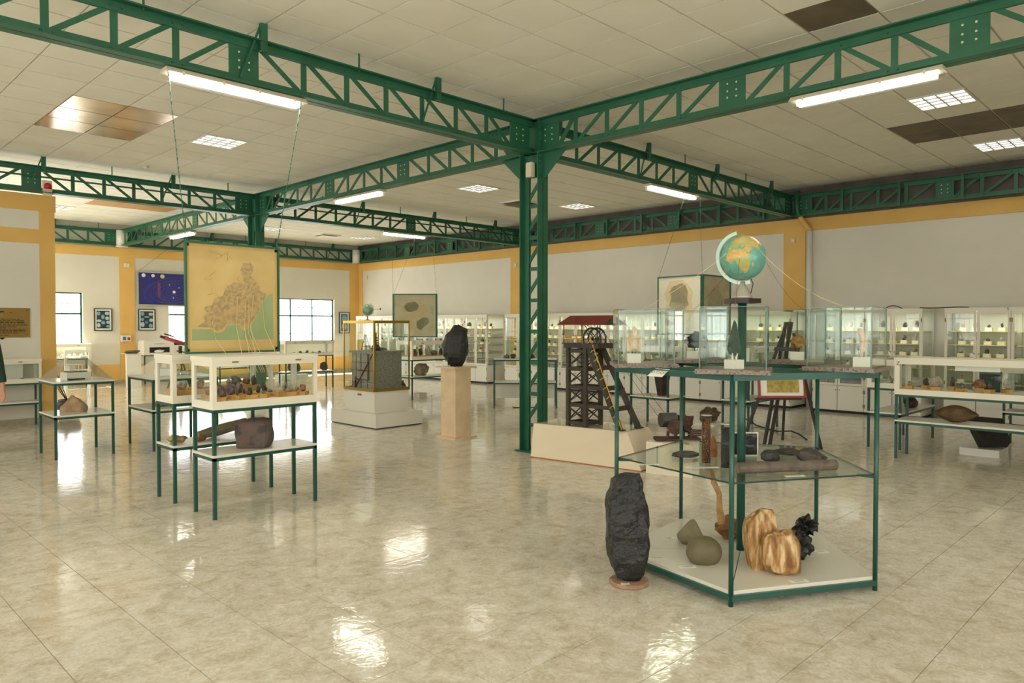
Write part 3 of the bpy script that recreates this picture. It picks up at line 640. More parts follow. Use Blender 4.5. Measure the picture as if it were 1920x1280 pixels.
# glass boxes on granite slabs at the five corners
def gbox(i, label, spec_label):
    a = math.atan2(L5[i][1], L5[i][0]); rr = PR - .165; x, y = PCX + rr * math.cos(a), PCY + rr * math.sin(a)
    s = tag(MB().box2((-.195, -.195, 0), (.195, .195, .024)).build('granite_slab', GRANITE, None, False, (x, y, ZTOP)), 'grey-brown granite slab ' + label, 'slab', 'granite slabs of the pentagon stand'); s.rotation_euler = (0, 0, a)
    o = thing('glass_box', 'clear glass box ' + label, 'glass box', (x, y, ZTOP + .024), a, 'glass boxes of the pentagon stand'); h, hh = .172, .335
    for s1 in (-1, 1):
        MB().box2((s1 * h - .003, -h, 0), (s1 * h + .003, h, hh)).build('glass_pane', GLASSG, o); MB().box2((-h + .003, s1 * h - .003, 0), (h - .003, s1 * h + .003, hh)).build('glass_pane', GLASSG, o)
    MB().box2((-h, -h, hh), (h, h, hh + .005)).build('glass_pane', GLASSG, o)
    e = MB()
    for p_, q_ in (((-h, -h), (h, -h)), ((h, -h), (h, h)), ((h, h), (-h, h)), ((-h, h), (-h, -h))): e.bar((*p_, hh + .006), (*q_, hh + .006), .007, .003); e.bar((*p_, 0), (*p_, hh), .006)
    e.build('glass_edges', M_EDGE, o)
    return x, y, a
M_EDGE = M('glass_edge', (96, 128, 112), .2)
def wblock(loc, rz, d, label):
    return tag(MB().box2((-d[0] / 2, -d[1] / 2, 0), (d[0] / 2, d[1] / 2, d[2])).build('display_block', WBLOCK, None, False, loc), label, 'block', 'white display blocks'), None
NAMES = ['over the front leg, holding the dark arrowhead stone', 'at the right corner, holding the pink curved stone', 'at the rear right corner, holding the ochre ball', 'at the rear left corner, holding the black geode', 'at the left corner, holding the pale crystal']
BX = [gbox(i, NAMES[i], None) for i in range(5)]
zb = ZTOP + .024
def blk(i, du, dv, d, rz, lab):
    x, y, a = BX[i]; px, py = x + du * math.cos(a) - dv * math.sin(a), y + du * math.sin(a) + dv * math.cos(a)
    b = tag(MB().box2((-d[0] / 2, -d[1] / 2, 0), (d[0] / 2, d[1] / 2, d[2])).build('display_block', WBLOCK, None, False, (px, py, zb)), lab, 'block', 'white display blocks'); b.rotation_euler = (0, 0, a + rz); return px, py, zb + d[2], a
def pins(x, y, z, n, h, lab, mat=WBLOCK, r=.0022):
    o = thing('pin_stand', lab, 'stand', (x, y, z))
    for k in range(n): t = 2 * PI * k / n; MB().cyl((.012 * math.cos(t), .012 * math.sin(t), 0), (.02 * math.cos(t), .02 * math.sin(t), h), r, n=6).build('pin', mat, o)
x, y, z, a = blk(0, .05, .0, (.075, .075, .05), R(52), 'white block under the dark arrowhead stone')
pins(x, y, z, 4, .035, 'white pins holding up the dark arrowhead stone', WBLOCK, .004)
m = MB(); pr = [(0, .19), (.012, .165), (.02, .12), (.032, .07), (.036, .03), (.03, .0), (0, -.012), (-.03, .003), (-.036, .03), (-.03, .08), (-.02, .12), (-.01, .16)]
ar = tag(m.slab(pr, (0, -.008, .03), (1, 0, 0), (0, 0, 1), -.022).build('arrowhead_stone', M('dark_green_stone', (58, 74, 62), .6, c2=(42, 54, 46), scale=20, bump=.4), None, False, (x, y, z)), 'dark green pointed arrowhead stone in the front glass box', 'stone'); ar.rotation_euler = (0, 0, a + PI / 2)
x, y, z, a = blk(1, .08, .02, (.09, .1, .055), R(8), 'white block under the pink curved stone'); pins(x, y, z, 3, .03, 'thin wire pins below the pink curved stone', M_HINGE)
tag(MB().tube([(x, y, z + .02), (x + .004, y + .002, z + .06), (x + .0, y - .004, z + .1), (x - .008, y + .004, z + .135), (x - .016, y + .012, z + .16), (x - .024, y + .018, z + .165)], [.012, .017, .02, .018, .013, .006], 8).build('curved_stone', M('pink_stone', (212, 166, 132), .7, c2=(232, 206, 184), scale=20, bump=.5), smooth=False), 'pink and white curved branching stone in the right glass box', 'stone')
x, y, z, a = blk(2, .02, .06, (.08, .09, .055), R(35), 'white block under the ochre ball stone'); pins(x, y, z, 4, .035, 'dark pins below the ochre ball stone', INK)
rock('ochre_ball', 'round ochre flaky stone in the rear right glass box', (x, y, z + .025), (.105, .1, .1), 52, M('ochre_flaky', (186, 138, 72), .7, c2=(140, 96, 48), scale=18, bump=.6, stretch=(1, 1, 3)), 0, rough=.18, planes=3)
x, y, z, a = blk(3, -.02, -.02, (.1, .1, .055), R(20), 'white block under the black geode'); pins(x, y, z, 3, .03, 'pins below the black geode', INK)
g_ = rock('black_geode', 'black rock with pink crystal edge in the rear left glass box', (x, y, z + .022), (.14, .13, .12), 55, COAL, 0, rough=.12, planes=8)
rock('crystal_edge', 'pale pink crystal crust on the edge of the black geode', (x - .065, y + .045, z + .05), (.04, .035, .05), 56, M('pink_crystal', (206, 178, 182), .4, c2=(150, 118, 130), scale=40, bump=.6), 0, rough=.25)
x, y, z, a = blk(4, .06, .02, (.085, .1, .06), R(-2), 'white block under the pale crystal'); pins(x, y, z, 4, .02, 'dark pins below the pale crystal', INK)
rock('pale_crystal', 'tall cream and ochre crystal lump in the left glass box', (x, y, z + .012), (.09, .1, .165), 58, M('cream_crystal', (236, 216, 190), .6, c2=(206, 170, 120), scale=16, bump=.6), .4, rough=.22, planes=8, sub=4)
# sign on the rail
i0, i4 = Vector(PV[0]), Vector(PV[4]); q = i0.lerp(i4, .56); d = (i0 - i4).normalized(); nrm = Vector((d.y, -d.x))
if nrm.dot(Vector((-q.x, -q.y))) < 0: nrm = -nrm
sg = thing('paper_sign', 'bent paper sign NO TOCAR hung over the green rail', 'sign', (q.x, q.y, ZTOP), math.atan2(d.y, d.x))
yl = -1 if Vector((-math.sin(math.atan2(d.y, d.x)), math.cos(math.atan2(d.y, d.x)))).dot(nrm) < 0 else 1
def SP(x, u, v): return (x, yl * u, v)
m = MB().hexa([SP(-.058, .0, .002), SP(.058, .0, .002), SP(.05, .055, -.042), SP(-.075, .055, -.042), SP(-.058, .0, .003), SP(.058, .0, .003), SP(.05, .056, -.041), SP(-.075, .056, -.041)]); m.build('paper_sheet', PAPER, sg)
text('NO TOCAR', .026, PRINTG, sg, SP(-.008, .0305, -.019), (R(52), 0, 0 if yl < 0 else PI), .0004)
# the globe
def globe(label, loc, r, lon0, lat0, tilt, ringmat, stand):
    AF = [(-6, 35), (10, 37), (20, 32), (32, 31), (37, 22), (43, 12), (51, 11), (42, -2), (40, -14), (35, -24), (28, -33), (19, -34), (13, -20), (12, -6), (9, 4), (-8, 4), (-17, 14), (-14, 26)]
    EU = [(-9, 37), (-9, 43), (-1, 46), (-4, 49), (4, 52), (8, 57), (5, 61), (14, 68), (28, 71), (60, 69), (62, 45), (40, 46), (28, 41), (23, 37), (19, 41), (14, 38), (9, 44), (3, 42), (-1, 37)]
    AS = [(28, 40), (60, 45), (60, 69), (100, 77), (140, 73), (178, 68), (160, 60), (143, 58), (135, 44), (122, 38), (121, 28), (108, 20), (105, 9), (100, 13), (98, 17), (91, 22), (80, 14), (77, 8), (72, 20), (66, 25), (57, 26), (48, 30), (36, 36)]
    AR = [(34, 29), (48, 30), (56, 25), (59, 21), (45, 13), (42, 16)]; MA = [(44, -16), (50, -15), (47, -25), (44, -23)]
    SA = [(-80, 0), (-75, 10), (-60, 9), (-50, 0), (-35, -7), (-40, -22), (-55, -34), (-66, -45), (-70, -54), (-75, -50), (-70, -20)]
    NA = [(-165, 65), (-160, 70), (-120, 70), (-90, 72), (-62, 58), (-55, 50), (-70, 43), (-81, 30), (-97, 27), (-97, 18), (-84, 10), (-105, 20), (-115, 30), (-124, 42), (-135, 58)]
    AU = [(115, -22), (130, -12), (142, -11), (153, -28), (147, -38), (132, -32), (117, -34)]
    def inp(p, P):
        x, y = p; r_ = False
        for i in range(len(P)):
            x1, y1 = P[i]; x2, y2 = P[i - 1]
            if (y1 > y) != (y2 > y) and x < (x2 - x1) * (y - y1) / (y2 - y1) + x1: r_ = not r_
        return r_
    nl, nb = 150, 75; m = MB(); vs = []
    for j in range(nb + 1):
        la = -PI / 2 + PI * j / nb
        for i in range(nl): lo = 2 * PI * i / nl; vs.append((r * math.cos(la) * math.cos(lo), r * math.cos(la) * math.sin(lo), r * math.sin(la)))
    m.v = vs
    for j in range(nb):
        for i in range(nl):
            lo = 360 * (i + .5) / nl - 180; la = -90 + 180 * (j + .5) / nb; mi = 0
            lo2 = lo + 4 * noise.noise(Vector((lo * .08, la * .08, 3))); la2 = la + 4 * noise.noise(Vector((lo * .08, la * .08, 9)))
            if any(inp((lo2, la2), P) for P in (AF, EU, AS, AR, MA, SA, NA, AU)): mi = 1 if noise.noise(Vector((lo * .05, la * .07, 1))) + (.25 if 8 < la < 38 else -.1) > 0 else 2
            m.f.append((j * nl + i, j * nl + (i + 1) % nl, (j + 1) * nl + (i + 1) % nl, (j + 1) * nl + i)); m.m.append(mi)
    o = thing('globe', label, 'globe', loc)
    gs = m.build('globe_ball', [SEA, LAND1, LAND2], o, True, (0, 0, stand + r * 1.13))
    # spin so that lon0 faces the camera, then lean the axis
    toc = math.atan2(-loc[1], -loc[0]); rot = Matrix.Rotation(tilt, 4, Vector((math.cos(toc), math.sin(toc), 0))) @ Matrix.Rotation(toc - R(lon0 + 180) + 0, 4, 'Z')
    ax = Vector((-math.sin(toc), math.cos(toc), 0)); rot = Matrix.Rotation(lat0, 4, ax) @ rot
    gs.rotation_euler = rot.to_euler()
    fr = Vector((math.cos(toc), math.sin(toc), 0)); sd = Vector((-math.sin(toc), math.cos(toc), 0)); c = Vector((0, 0, stand + r * 1.13)); pts = []
    return o, c, sd, fr
SEA = M('globe_sea', (98, 160, 142), .3, c2=(120, 176, 156), scale=30); LAND1 = M('globe_land', (216, 180, 102), .3, c2=(202, 164, 88), scale=50); LAND2 = M('globe_green', (164, 170, 104), .3, c2=(184, 176, 102), scale=50)
SILVER = M('silver_paint', (178, 172, 156), .35, metal=.3)
RING = M('clear_ring', (176, 206, 186), .2)
o, c, sd, fr = globe('large relief globe with Africa in front on the pentagon stand', (PCX, PCY, 1.695), .143, 25, R(12), R(20), RING, .098)
MB().lathe([(.066, 0), (.058, .02), (.022, .085), (.014, .11)], 20).build('globe_foot', SILVER, o, True)
sgn = 1
side = Vector((RT.x, RT.y, 0)); rg = MB(); pts = []
for t in range(-112, 68, 6):
    a_ = R(t) + PI; pts.append((a_))
inner, outer = .150, .172
vs = []
A0 = [R(x) for x in range(104, 296, 8)]
for a_ in A0:
    u = side * math.cos(a_); 
    for rr, dd in ((inner, -.006), (outer, -.006), (outer, .006), (inner, .006)):
        vs.append(c + side * math.cos(a_) * rr + Vector((0, 0, math.sin(a_) * rr)) + fr * dd)
fs = []
for k in range(len(A0) - 1):
    for q in range(4): fs.append((k * 4 + q, k * 4 + (q + 1) % 4, (k + 1) * 4 + (q + 1) % 4, (k + 1) * 4 + q))
fs += [(0, 1, 2, 3), (len(vs) - 4, len(vs) - 3, len(vs) - 2, len(vs) - 1)]
MB().add(vs, fs).build('meridian_ring', RING, o)
MB().tube([c + side * .055 + Vector((0, 0, -.135)), c + side * .068 + Vector((0, 0, -.165)), c + side * .06 + Vector((0, 0, -.2)), c + side * .045 + Vector((0, 0, -.255))], .003, 6).build('lamp_cord', INK, o)
def thread(label, pts, mat, r=.0012, grp=None):
    return tag(MB().tube(pts, r, 5).build('thread', mat), label, 'thread', grp)
TH1 = M('cream_thread', (226, 206, 150), .7); TH2 = M('red_thread', (150, 66, 46), .7)
G0 = Vector((PCX, PCY, 1.695)) + c
def sag(a, b, s=.05, n=8): a, b = Vector(a), Vector(b); return [a.lerp(b, k / n) + Vector((0, 0, -s * 4 * (k / n) * (1 - k / n))) for k in range(n + 1)]
thread('cream thread from Asia on the globe down to the right glass box', sag(G0 + side * .075 + fr * .11 + Vector((0, 0, .07)), (BX[1][0], BX[1][1], zb + .345), .06), TH1, grp='threads tied to the globe')
thread('yellow thread from the globe left towards the pale crystal box', sag(G0 - side * .1 + fr * .1 + Vector((0, 0, .02)), (BX[4][0], BX[4][1], zb + .345), .02), TH1, grp='threads tied to the globe')
thread('red thread from Africa down to the front glass box', sag(G0 - side * .02 + fr * .142 + Vector((0, 0, -.02)), (BX[0][0], BX[0][1], zb + .345), .01), TH2, grp='threads tied to the globe')
thread('red thread from the ocean down to the black geode box', sag(G0 - side * .075 + fr * .09 + Vector((0, 0, -.08)), (BX[3][0], BX[3][1], zb + .345), .01), TH2, grp='threads tied to the globe')
thread('faint thread from the right rim of the globe to the ochre ball box', sag(G0 + side * .135 + fr * .03 + Vector((0, 0, -.0)), (BX[2][0], BX[2][1], zb + .345), .04), TH2, grp='threads tied to the globe')
# ---------------------------------------------------------------- things on the pentagon stand
ZS = ZGL + .004
silrock('cone_stone', 'small cone-shaped speckled stone on the white base', 'rock', (4.27, 2.55, ZBS), STONEG, [(1018, 1284, 1310), (1012, 1277, 1322), (1004, 1275, 1324), (996, 1280, 1320), (985, 1289, 1314), (976, 1297, 1309), (972, 1301, 1306)], .0035, .8, 21, .008, centre=1299)
rock('egg_boulder', 'smooth egg-shaped greenish boulder on the white base', (3.985, 2.285, ZBS), (.215, .175, .16), 62, M('olive_pebble', (124, 112, 80), .55, c2=(106, 96, 68), scale=6, bump=.15, bscale=60), -.8, rough=.015, planes=0, sub=4, smooth=True)
pts = [(4.62, 2.42, .1), (4.56, 2.45, .14), (4.50, 2.47, .2), (4.47, 2.48, .3), (4.45, 2.50, .42), (4.43, 2.53, .52)]
o = thing('fossil_root', 'tan root-like fossil with a thin branch behind the pole', 'fossil', (4.56, 2.42, ZBS))
put('root_body', rockmesh('root_body', (.22, .2, .16), 63, DRIFT, .3, 4, 3), o)
MB().tube([(-.03, .04, .1), (-.05, .05, .2), (-.045, .055, .3), (-.075, .08, .38), (-.09, .09, .47)], [.03, .022, .018, .02, .012], 8).build('root_branch', M('pale_root', (196, 156, 100), .7, c2=(170, 126, 76), scale=14, bump=.3), o)
def prismstone(name, label, cat, base, loc, mat, rz, tops, seed, amp=.012, n=7):
    """standing stone: polygon outline lofted through levels (z, scale, dx, dy), roughened"""
    m = MB(); vs = []
    for lv, (z, sc, dx, dy) in enumerate(tops):
        for i, (x, y) in enumerate(base):
            q = Vector((x * sc + dx, y * sc + dy, z)); w_ = noise.noise_vector(q * 14 + Vector((seed, 0, 0))) * amp; vs.append((q.x + w_.x, q.y + w_.y, q.z + (w_.z * .8 if 0 < lv else 0)))
    b = len(base); fs = [(k * b + i, k * b + (i + 1) % b, (k + 1) * b + (i + 1) % b, (k + 1) * b + i) for k in range(len(tops) - 1) for i in range(b)]
    L_ = (len(tops) - 1) * b; fs += [tuple(range(b))[::-1], tuple(range(L_, L_ + b))]
    o = tag(m.add(vs, fs).build(name, mat, None, False, loc), label, cat); o.rotation_euler = (0, 0, rz); return o
def ring(pts, sub):
    out = []
    for i in range(len(pts)):
        a, b = Vector(pts[i]), Vector(pts[(i + 1) % len(pts)])
        for k in range(sub): out.append(tuple(a.lerp(b, k / sub)))
    return out
o = thing('petrified_wood', 'split brown and cream petrified wood block on the white base', 'fossil', (4.12, 1.90, ZBS), R(-45))
def loft(base, tops, seed, amp):
    vs = []; b = len(base)
    for lv, (z, sc, dx, dy, sl) in enumerate(tops):
        for (x, y) in base:
            q = Vector((x * sc + dx, y * sc + dy, z + sl * x)); w_ = noise.noise_vector(q * 12 + Vector((seed, 0, 0))) * amp; vs.append((q.x + w_.x, q.y + w_.y, max(0, q.z + w_.z * .7) if lv else 0))
    fs = [(k * b + i, k * b + (i + 1) % b, (k + 1) * b + (i + 1) % b, (k + 1) * b + i) for k in range(len(tops) - 1) for i in range(b)]
    L_ = (len(tops) - 1) * b; fs += [tuple(range(b))[::-1], tuple(range(L_, L_ + b))]; return MB().add(vs, fs)
o.rotation_euler = (0, 0, math.atan2(RT.y, RT.x))
def sub(nm, px, c0, y0, lo, seed): put(nm, silmesh(nm, PETRI, [((y0 - y) * .0031, (l - c0) * .0031, (r_ - c0) * .0031) for y, l, r_ in px], .62, seed, .022, ridge=1.0, ex=.38, m=11, n=14, chip=.5), o, lo)
sub('front_block', [(1080, 1460, 1486), (1074, 1446, 1502), (1060, 1436, 1505), (1040, 1434, 1503), (1020, 1436, 1499), (1006, 1440, 1496), (1001, 1452, 1494), (996, 1480, 1491)], 1462, 1080, (0, -.03, 0), 4)
sub('rear_block', [(1064, 1424, 1478), (1045, 1419, 1478), (1020, 1415, 1477), (990, 1414, 1474), (970, 1416, 1471), (964, 1422, 1470), (958, 1440, 1468), (952, 1446, 1463)], 1462, 1064, (0, .075, 0), 8)
o = thing('coal_lump', 'jagged shiny black coal lump beside the petrified wood', 'rock', (4.47, 1.90, ZBS), .4)
put('lower_lump', rockmesh('lower_lump', (.15, .17, .2), 65, COALD, .3, 6, 4, 3.0), o, (.0, .0, 0)); put('upper_lump', rockmesh('upper_lump', (.22, .16, .14), 66, COALD, .35, 6, 4, 3.2), o, (.05, -.03, .13))
rock('flat_pebble', 'thin dark flat stone at the left of the glass shelf', (4.17, 2.53, ZS), (.18, .1, .04), 67, SLATE, -.75, rough=.1, planes=2)
def sample_tube(label, loc, h, mat):
    o = thing('sample_tube', label, 'glass cylinder', loc, group='glass cylinders of samples'); MB().cyl((0, 0, .004), (0, 0, h - .02), .026, n=18).build('sample_filling', mat, o, True)
    MB().lathe([(.0305, 0), (.0305, h)], 20).build('glass_wall', GLASS, o, True); MB().cyl((0, 0, h), (0, 0, h + .006), .033, n=20).build('tube_cap', SILVER, o)
sample_tube('tall glass cylinder of rusty brown chips on the glass shelf', (4.075, 2.325, ZS), .295, M('rusty_chips', (150, 96, 54), .6, c2=(44, 30, 24), scale=130, detail=2, lo=.42, hi=.6, bump=.6))
sample_tube('shorter glass cylinder of black chips on the glass shelf', (4.02, 2.165, ZS), .262, M('black_chips', (30, 30, 28), .4, c2=(92, 88, 78), scale=140, detail=2, lo=.5, hi=.75, bump=.6))
rock('amber_slab', 'amber-brown wood slab behind the black cylinder', (4.30, 2.40, ZS), (.09, .05, .14), 69, M('amber_wood', (170, 112, 52), .5, c2=(120, 72, 34), scale=12), .6, rough=.08)
o = thing('black_plaque', 'black panel in a white frame standing behind the pole', 'plaque', (4.47, 2.285, ZS), math.atan2(-RT.y, -RT.x) + PI)
MB().box2((-.085, -.006, 0), (.1, .006, .155)).build('white_frame', WPAINT, o); MB().box2((-.077, -.0085, .009), (.092, -.006, .147)).build('black_panel', COALD, o)
rock('dark_stone', 'rounded dark stone in front of the flat slab on the glass shelf', (4.42, 2.07, ZS), (.12, .11, .075), 71, SLATE, .3, rough=.1, planes=4)
rock('dark_slab', 'long flat dark stone behind the rounded one on the glass shelf', (4.70, 2.10, ZS), (.2, .11, .05), 72, SLATE, -.75, rough=.08)
rock('dark_block', 'angular dark brown block stone at right on the glass shelf', (4.60, 1.89, ZS), (.2, .12, .085), 73, M('dark_brown_stone', (84, 74, 64), .55, c2=(62, 54, 48), scale=10, bump=.3), -.75, rough=.04, planes=9)
tag(MB().tube([(3.90, 2.02, ZS + .034), (4.0, 1.945, ZS + .036), (4.13, 1.855, ZS + .032), (4.27, 1.755, ZS + .034), (4.40, 1.665, ZS + .033)], [.032, .036, .030, .032, .033], 12).build('fossil_log', GREYLOG), 'long grey fossil trunk lying along the front of the glass shelf', 'fossil')
def card(label, x, y, z, w_, d, rz, lines_=2):
    o = thing('label_card', label, 'label', (x, y, z), rz, 'paper labels on the stand'); MB().box2((-w_ / 2, -d / 2, 0), (w_ / 2, d / 2, .001)).build('paper', PAPER, o)
    for k in range(lines_): MB().box((0, d * (.2 - .35 * k), .0013), (w_ * (.7 - .2 * k), d * .1, .0006)).build('printed_line', PRINTG, o)
for a_ in (('paper label at the left corner of the white base', 3.86, 2.53, ZBS, .12, .035, -.75), ('small paper label in front of the egg boulder', 3.84, 2.31, ZBS, .1, .035, -.75), ('paper label in front of the petrified wood', 4.07, 1.735, ZBS, .11, .04, -.6), ('paper label left of the cone stone', 4.27, 2.72, ZBS, .09, .035, -.4), ('paper label right of the coal lump', 4.70, 1.86, ZBS, .08, .06, -.5), ('paper label at the left edge of the glass shelf', 3.79, 2.55, ZS, .13, .04, -.75), ('curled paper label under the glass cylinders', 3.93, 2.27, ZS, .2, .04, -.75), ('white paper label in front of the fossil trunk', 4.075, 1.765, ZS, .12, .035, -.6)): card(*a_)
# coal pillar on its stone disc
tag(MB().lathe([(.112, 0), (.118, .006), (.118, .02), (.11, .026), (.0, .026)], 36, (3.555, 2.53, 0)).build('stone_disc', M('pink_stone_disc', (176, 140, 112), .6, c2=(150, 116, 92), scale=20), smooth=False), 'round pinkish stone disc under the black pillar', 'stone disc')
silrock('coal_pillar', 'standing black coal pillar on the floor left of the pentagon stand', 'rock', (3.56, 2.535, .0262), COAL, [(1098, 1168, 1198), (1092, 1152, 1206), (1080, 1148, 1208), (1060, 1142, 1211), (1030, 1139, 1213), (1000, 1136, 1213), (970, 1137, 1211), (945, 1138, 1208), (934, 1142, 1207), (930, 1146, 1202), (915, 1147, 1201), (904, 1148, 1200), (900, 1152, 1196)], .00312, .85, 11, .034, centre=1178, m=20, n=16, ridge=1.2, ex=.45, chip=1.2)
card('paper label leaning at the foot of the black pillar', 3.475, 2.50, .0262, .05, .03, -.7)

# ---------------------------------------------------------------- model headframe on its plinth
o = thing('model_plinth', 'cream truncated plinth of the mine headframe model', 'plinth', (6.2, 5.0, 0))
BT = [(6.165, 5.77), (6.347, 4.37), (7.10, 4.47), (6.92, 5.87)]; TP = [(6.30, 5.85), (6.50, 4.66), (7.0, 4.73), (6.80, 5.92)]
MB().prism([(x - 6.2, y - 5) for x, y in BT], .012, .372, [(x - 6.2, y - 5) for x, y in TP]).build('plinth_body', M('cream_board', (232, 216, 186), .6), o)
MB().prism([(x - 6.2, y - 5) for x, y in BT], .0, .012).build('plinth_edge', M('orange_edge', (170, 104, 60), .6), o)
MB().prism([(x - 6.2, y - 5) for x, y in TP], .372, .38).build('glass_top', GLASSG, o)
HZ = .38
o = thing('headframe_model', 'brown lattice mine headframe model with red roof and winding wheels', 'model', (6.58, 5.31, HZ))
xa, xb, ya, yb, zp = -.135, .135, -.125, .13, .885
for x in (xa, xb):
    for y in (ya, yb): MB().bar((x, y, 0), (x, y, zp), .042, .042).build('tower_leg', IRON, o)
for k in range(5):
    z = .03 + k * .205
    for p_, q_ in (((xa, ya), (xb, ya)), ((xa, yb), (xb, yb)), ((xa, ya), (xa, yb)), ((xb, ya), (xb, yb))): MB().bar((*p_, z), (*q_, z), .016, .04).build('tower_beam', IRON, o)
    if k < 4:
        for p_, q_ in (((xa, ya), (xb, ya)), ((xa, yb), (xb, yb)), ((xa, ya), (xa, yb)), ((xb, ya), (xb, yb))):
            for s in (0, 1): MB().bar((*p_, z + (.03 if s else .18)), (*q_, z + (.18 if s else .03)), .007, .012).build('cross_brace', IRON, o)
MB().box2((xa - .03, -.32, zp), (xb + .03, yb + .05, zp + .045)).build('platform', IRON, o)
MB().box2((xa - .045, -.33, zp + .045), (xb + .045, yb + .06, zp + .055)).build('platform_deck', IRON, o)
for x in (-.045, .045):
    c_ = Vector((x, -.14, zp + .10)); w_ = MB(); n = 28
    ringp = [c_ + Vector((0, .125 * math.cos(2 * PI * k / n), .125 * math.sin(2 * PI * k / n))) for k in range(n + 1)]
    wo = MB().tube(ringp, .011, 6).build('winding_wheel', IRON, o)
    for k in range(8): a_ = PI * k / 4; MB().bar(c_, c_ + Vector((0, .12 * math.cos(a_), .12 * math.sin(a_))), .007).build('wheel_spoke', IRON, wo)
    MB().cyl(c_ - Vector((.02, 0, 0)), c_ + Vector((.02, 0, 0)), .018, n=10).build('wheel_hub', IRON, wo)
ze, zr = zp + .055 + .215, zp + .055 + .305
for x in (xa - .03, xb + .03):
    for y in (-.31, -.09, yb + .045): MB().bar((x, y, zp + .05), (x, y, ze + .01), .008).build('roof_post', IRON, o)
MB().bar((xa - .03, -.31, zp + .055), (xa - .03, -.12, ze), .007).build('roof_brace', IRON, o)
for s in (-1, 1): MB().hexa([(s * .225, -.42, ze - .01), (s * .225, .22, ze - .01), (0, .22, zr), (0, -.42, zr), (s * .225, -.42, ze - .002), (s * .225, .22, ze - .002), (0, .22, zr + .008), (0, -.42, zr + .008)]).build('roof_slope', REDROOF if s < 0 else M('grey_roof', (110, 108, 98), .6), o)
for z in (.05, .085):
    MB().bar((xa - .035, -.1, zp + .05 + z), (xa - .035, yb + .05, zp + .05 + z), .006).build('railing', YELP, o); MB().bar((xa - .035, yb + .05, zp + .05 + z), (xb + .035, yb + .05, zp + .05 + z), .006).build('railing', YELP, o)
for y in (-.1, -.02, .06, yb + .05): MB().bar((xa - .035, y, zp + .05), (xa - .035, y, zp + .14), .007).build('railing_post', YELP, o)
for x, xf in ((xa + .01, xa + .03), (xb - .01, xb + .1)):
    MB().bar((x, -.15, zp + .01), (xf, -.58, 0), .034, .06).build('raking_leg', IRON, o); MB().box((xf, -.585, .006), (.08, .08, .012)).build('foot_plate', IRON, o)
for t in (.25, .5, .75): MB().bar((xa + .01 + .02 * t, -.15 - .43 * t, zp * (1 - t)), (xb - .01 + .11 * t, -.15 - .43 * t, zp * (1 - t)), .03, .05).build('raking_beam', IRON, o)
for z in (.235, .44): MB().bar((xa, ya, z), (xa + .02, -.15 - .43 * (1 - z / zp), z), .02, .04).build('tie_beam', IRON, o)
LA, LB = Vector((xa - .03, -.2, zp + .14)), Vector((xa - .0, -.62, .02))
MB().bar(LA + Vector((0, .03, -.02)), LB + Vector((0, .03, -.02)), .01).build('stair_stringer', GREEN2, o); MB().bar(LA, LB, .008).build('stair_handrail', YELP, o)
for k in range(10): p_ = LA.lerp(LB, (k + .5) / 10); MB().bar(p_, p_ + Vector((-.012, .045, -.035)), .007).build('stair_baluster', YELP, o)
thread('winding cable from the headframe wheels down to the rusty motor', [(6.55, 5.06, 1.42), (6.6, 4.28, .5)], INK, .0022, 'winding cables'); thread('second winding cable from the headframe wheels to the rusty motor', [(6.63, 5.06, 1.42), (6.72, 4.25, .5)], INK, .0022, 'winding cables')
mpb = tag(MB().box2((0, -.49, 0), (.42, 0, .325)).build('motor_plinth', M('cream_box', (232, 220, 196), .6), None, False, (6.345, 4.31, 0)), 'cream box under the rusty winch motor', 'plinth'); mpb.rotation_euler = (0, 0, R(12))
o = thing('winch_motor', 'rusty old winch motor with drums on the cream box', 'motor', (6.63, 4.13, .325), R(-45))
MB().box2((-.22, -.08, 0), (.24, .1, .03)).build('bed_plate', RUST, o)
MB().cyl((-.16, .02, .21), (.0, .05, .21), .075, n=18).build('motor_drum', SLATE, o, False); MB().cyl((-.04, -.12, .15), (-.01, -.02, .15), .075, n=18).build('gear_case', RUST, o)
put('motor_body', rockmesh('motor_body', (.22, .18, .2), 81, RUST, .3, 3, 3), o, (.08, .03, .08))
for x in (-.1, -.02, .06, .14): MB().bar((x, -.05, .03), (x + .01, -.03, .1), .025).build('motor_leg', RUST, o)
for k in range(4): MB().cyl((.12, .0, .05 + .02 * k), (.33, .03 * k, .055 + .012 * k), .008, n=6).build('shaft', RUST, o)
tag(MB().box2((-.28, -.22, 0), (.28, .22, .03)).build('base_board', WPAINT, None, False, (10.2, 5.75, 0)), 'low white base board under the lumpy brown stone', 'board')
rock('lumpy_stone', 'lumpy brown-green stone on a white base board behind the pentagon stand', (10.2, 5.75, .03), (.38, .3, .24), 83, M('lumpy', (112, 92, 60), .8, c2=(80, 64, 44), scale=12, bump=.6), 0, rough=.2, planes=3, sub=4)
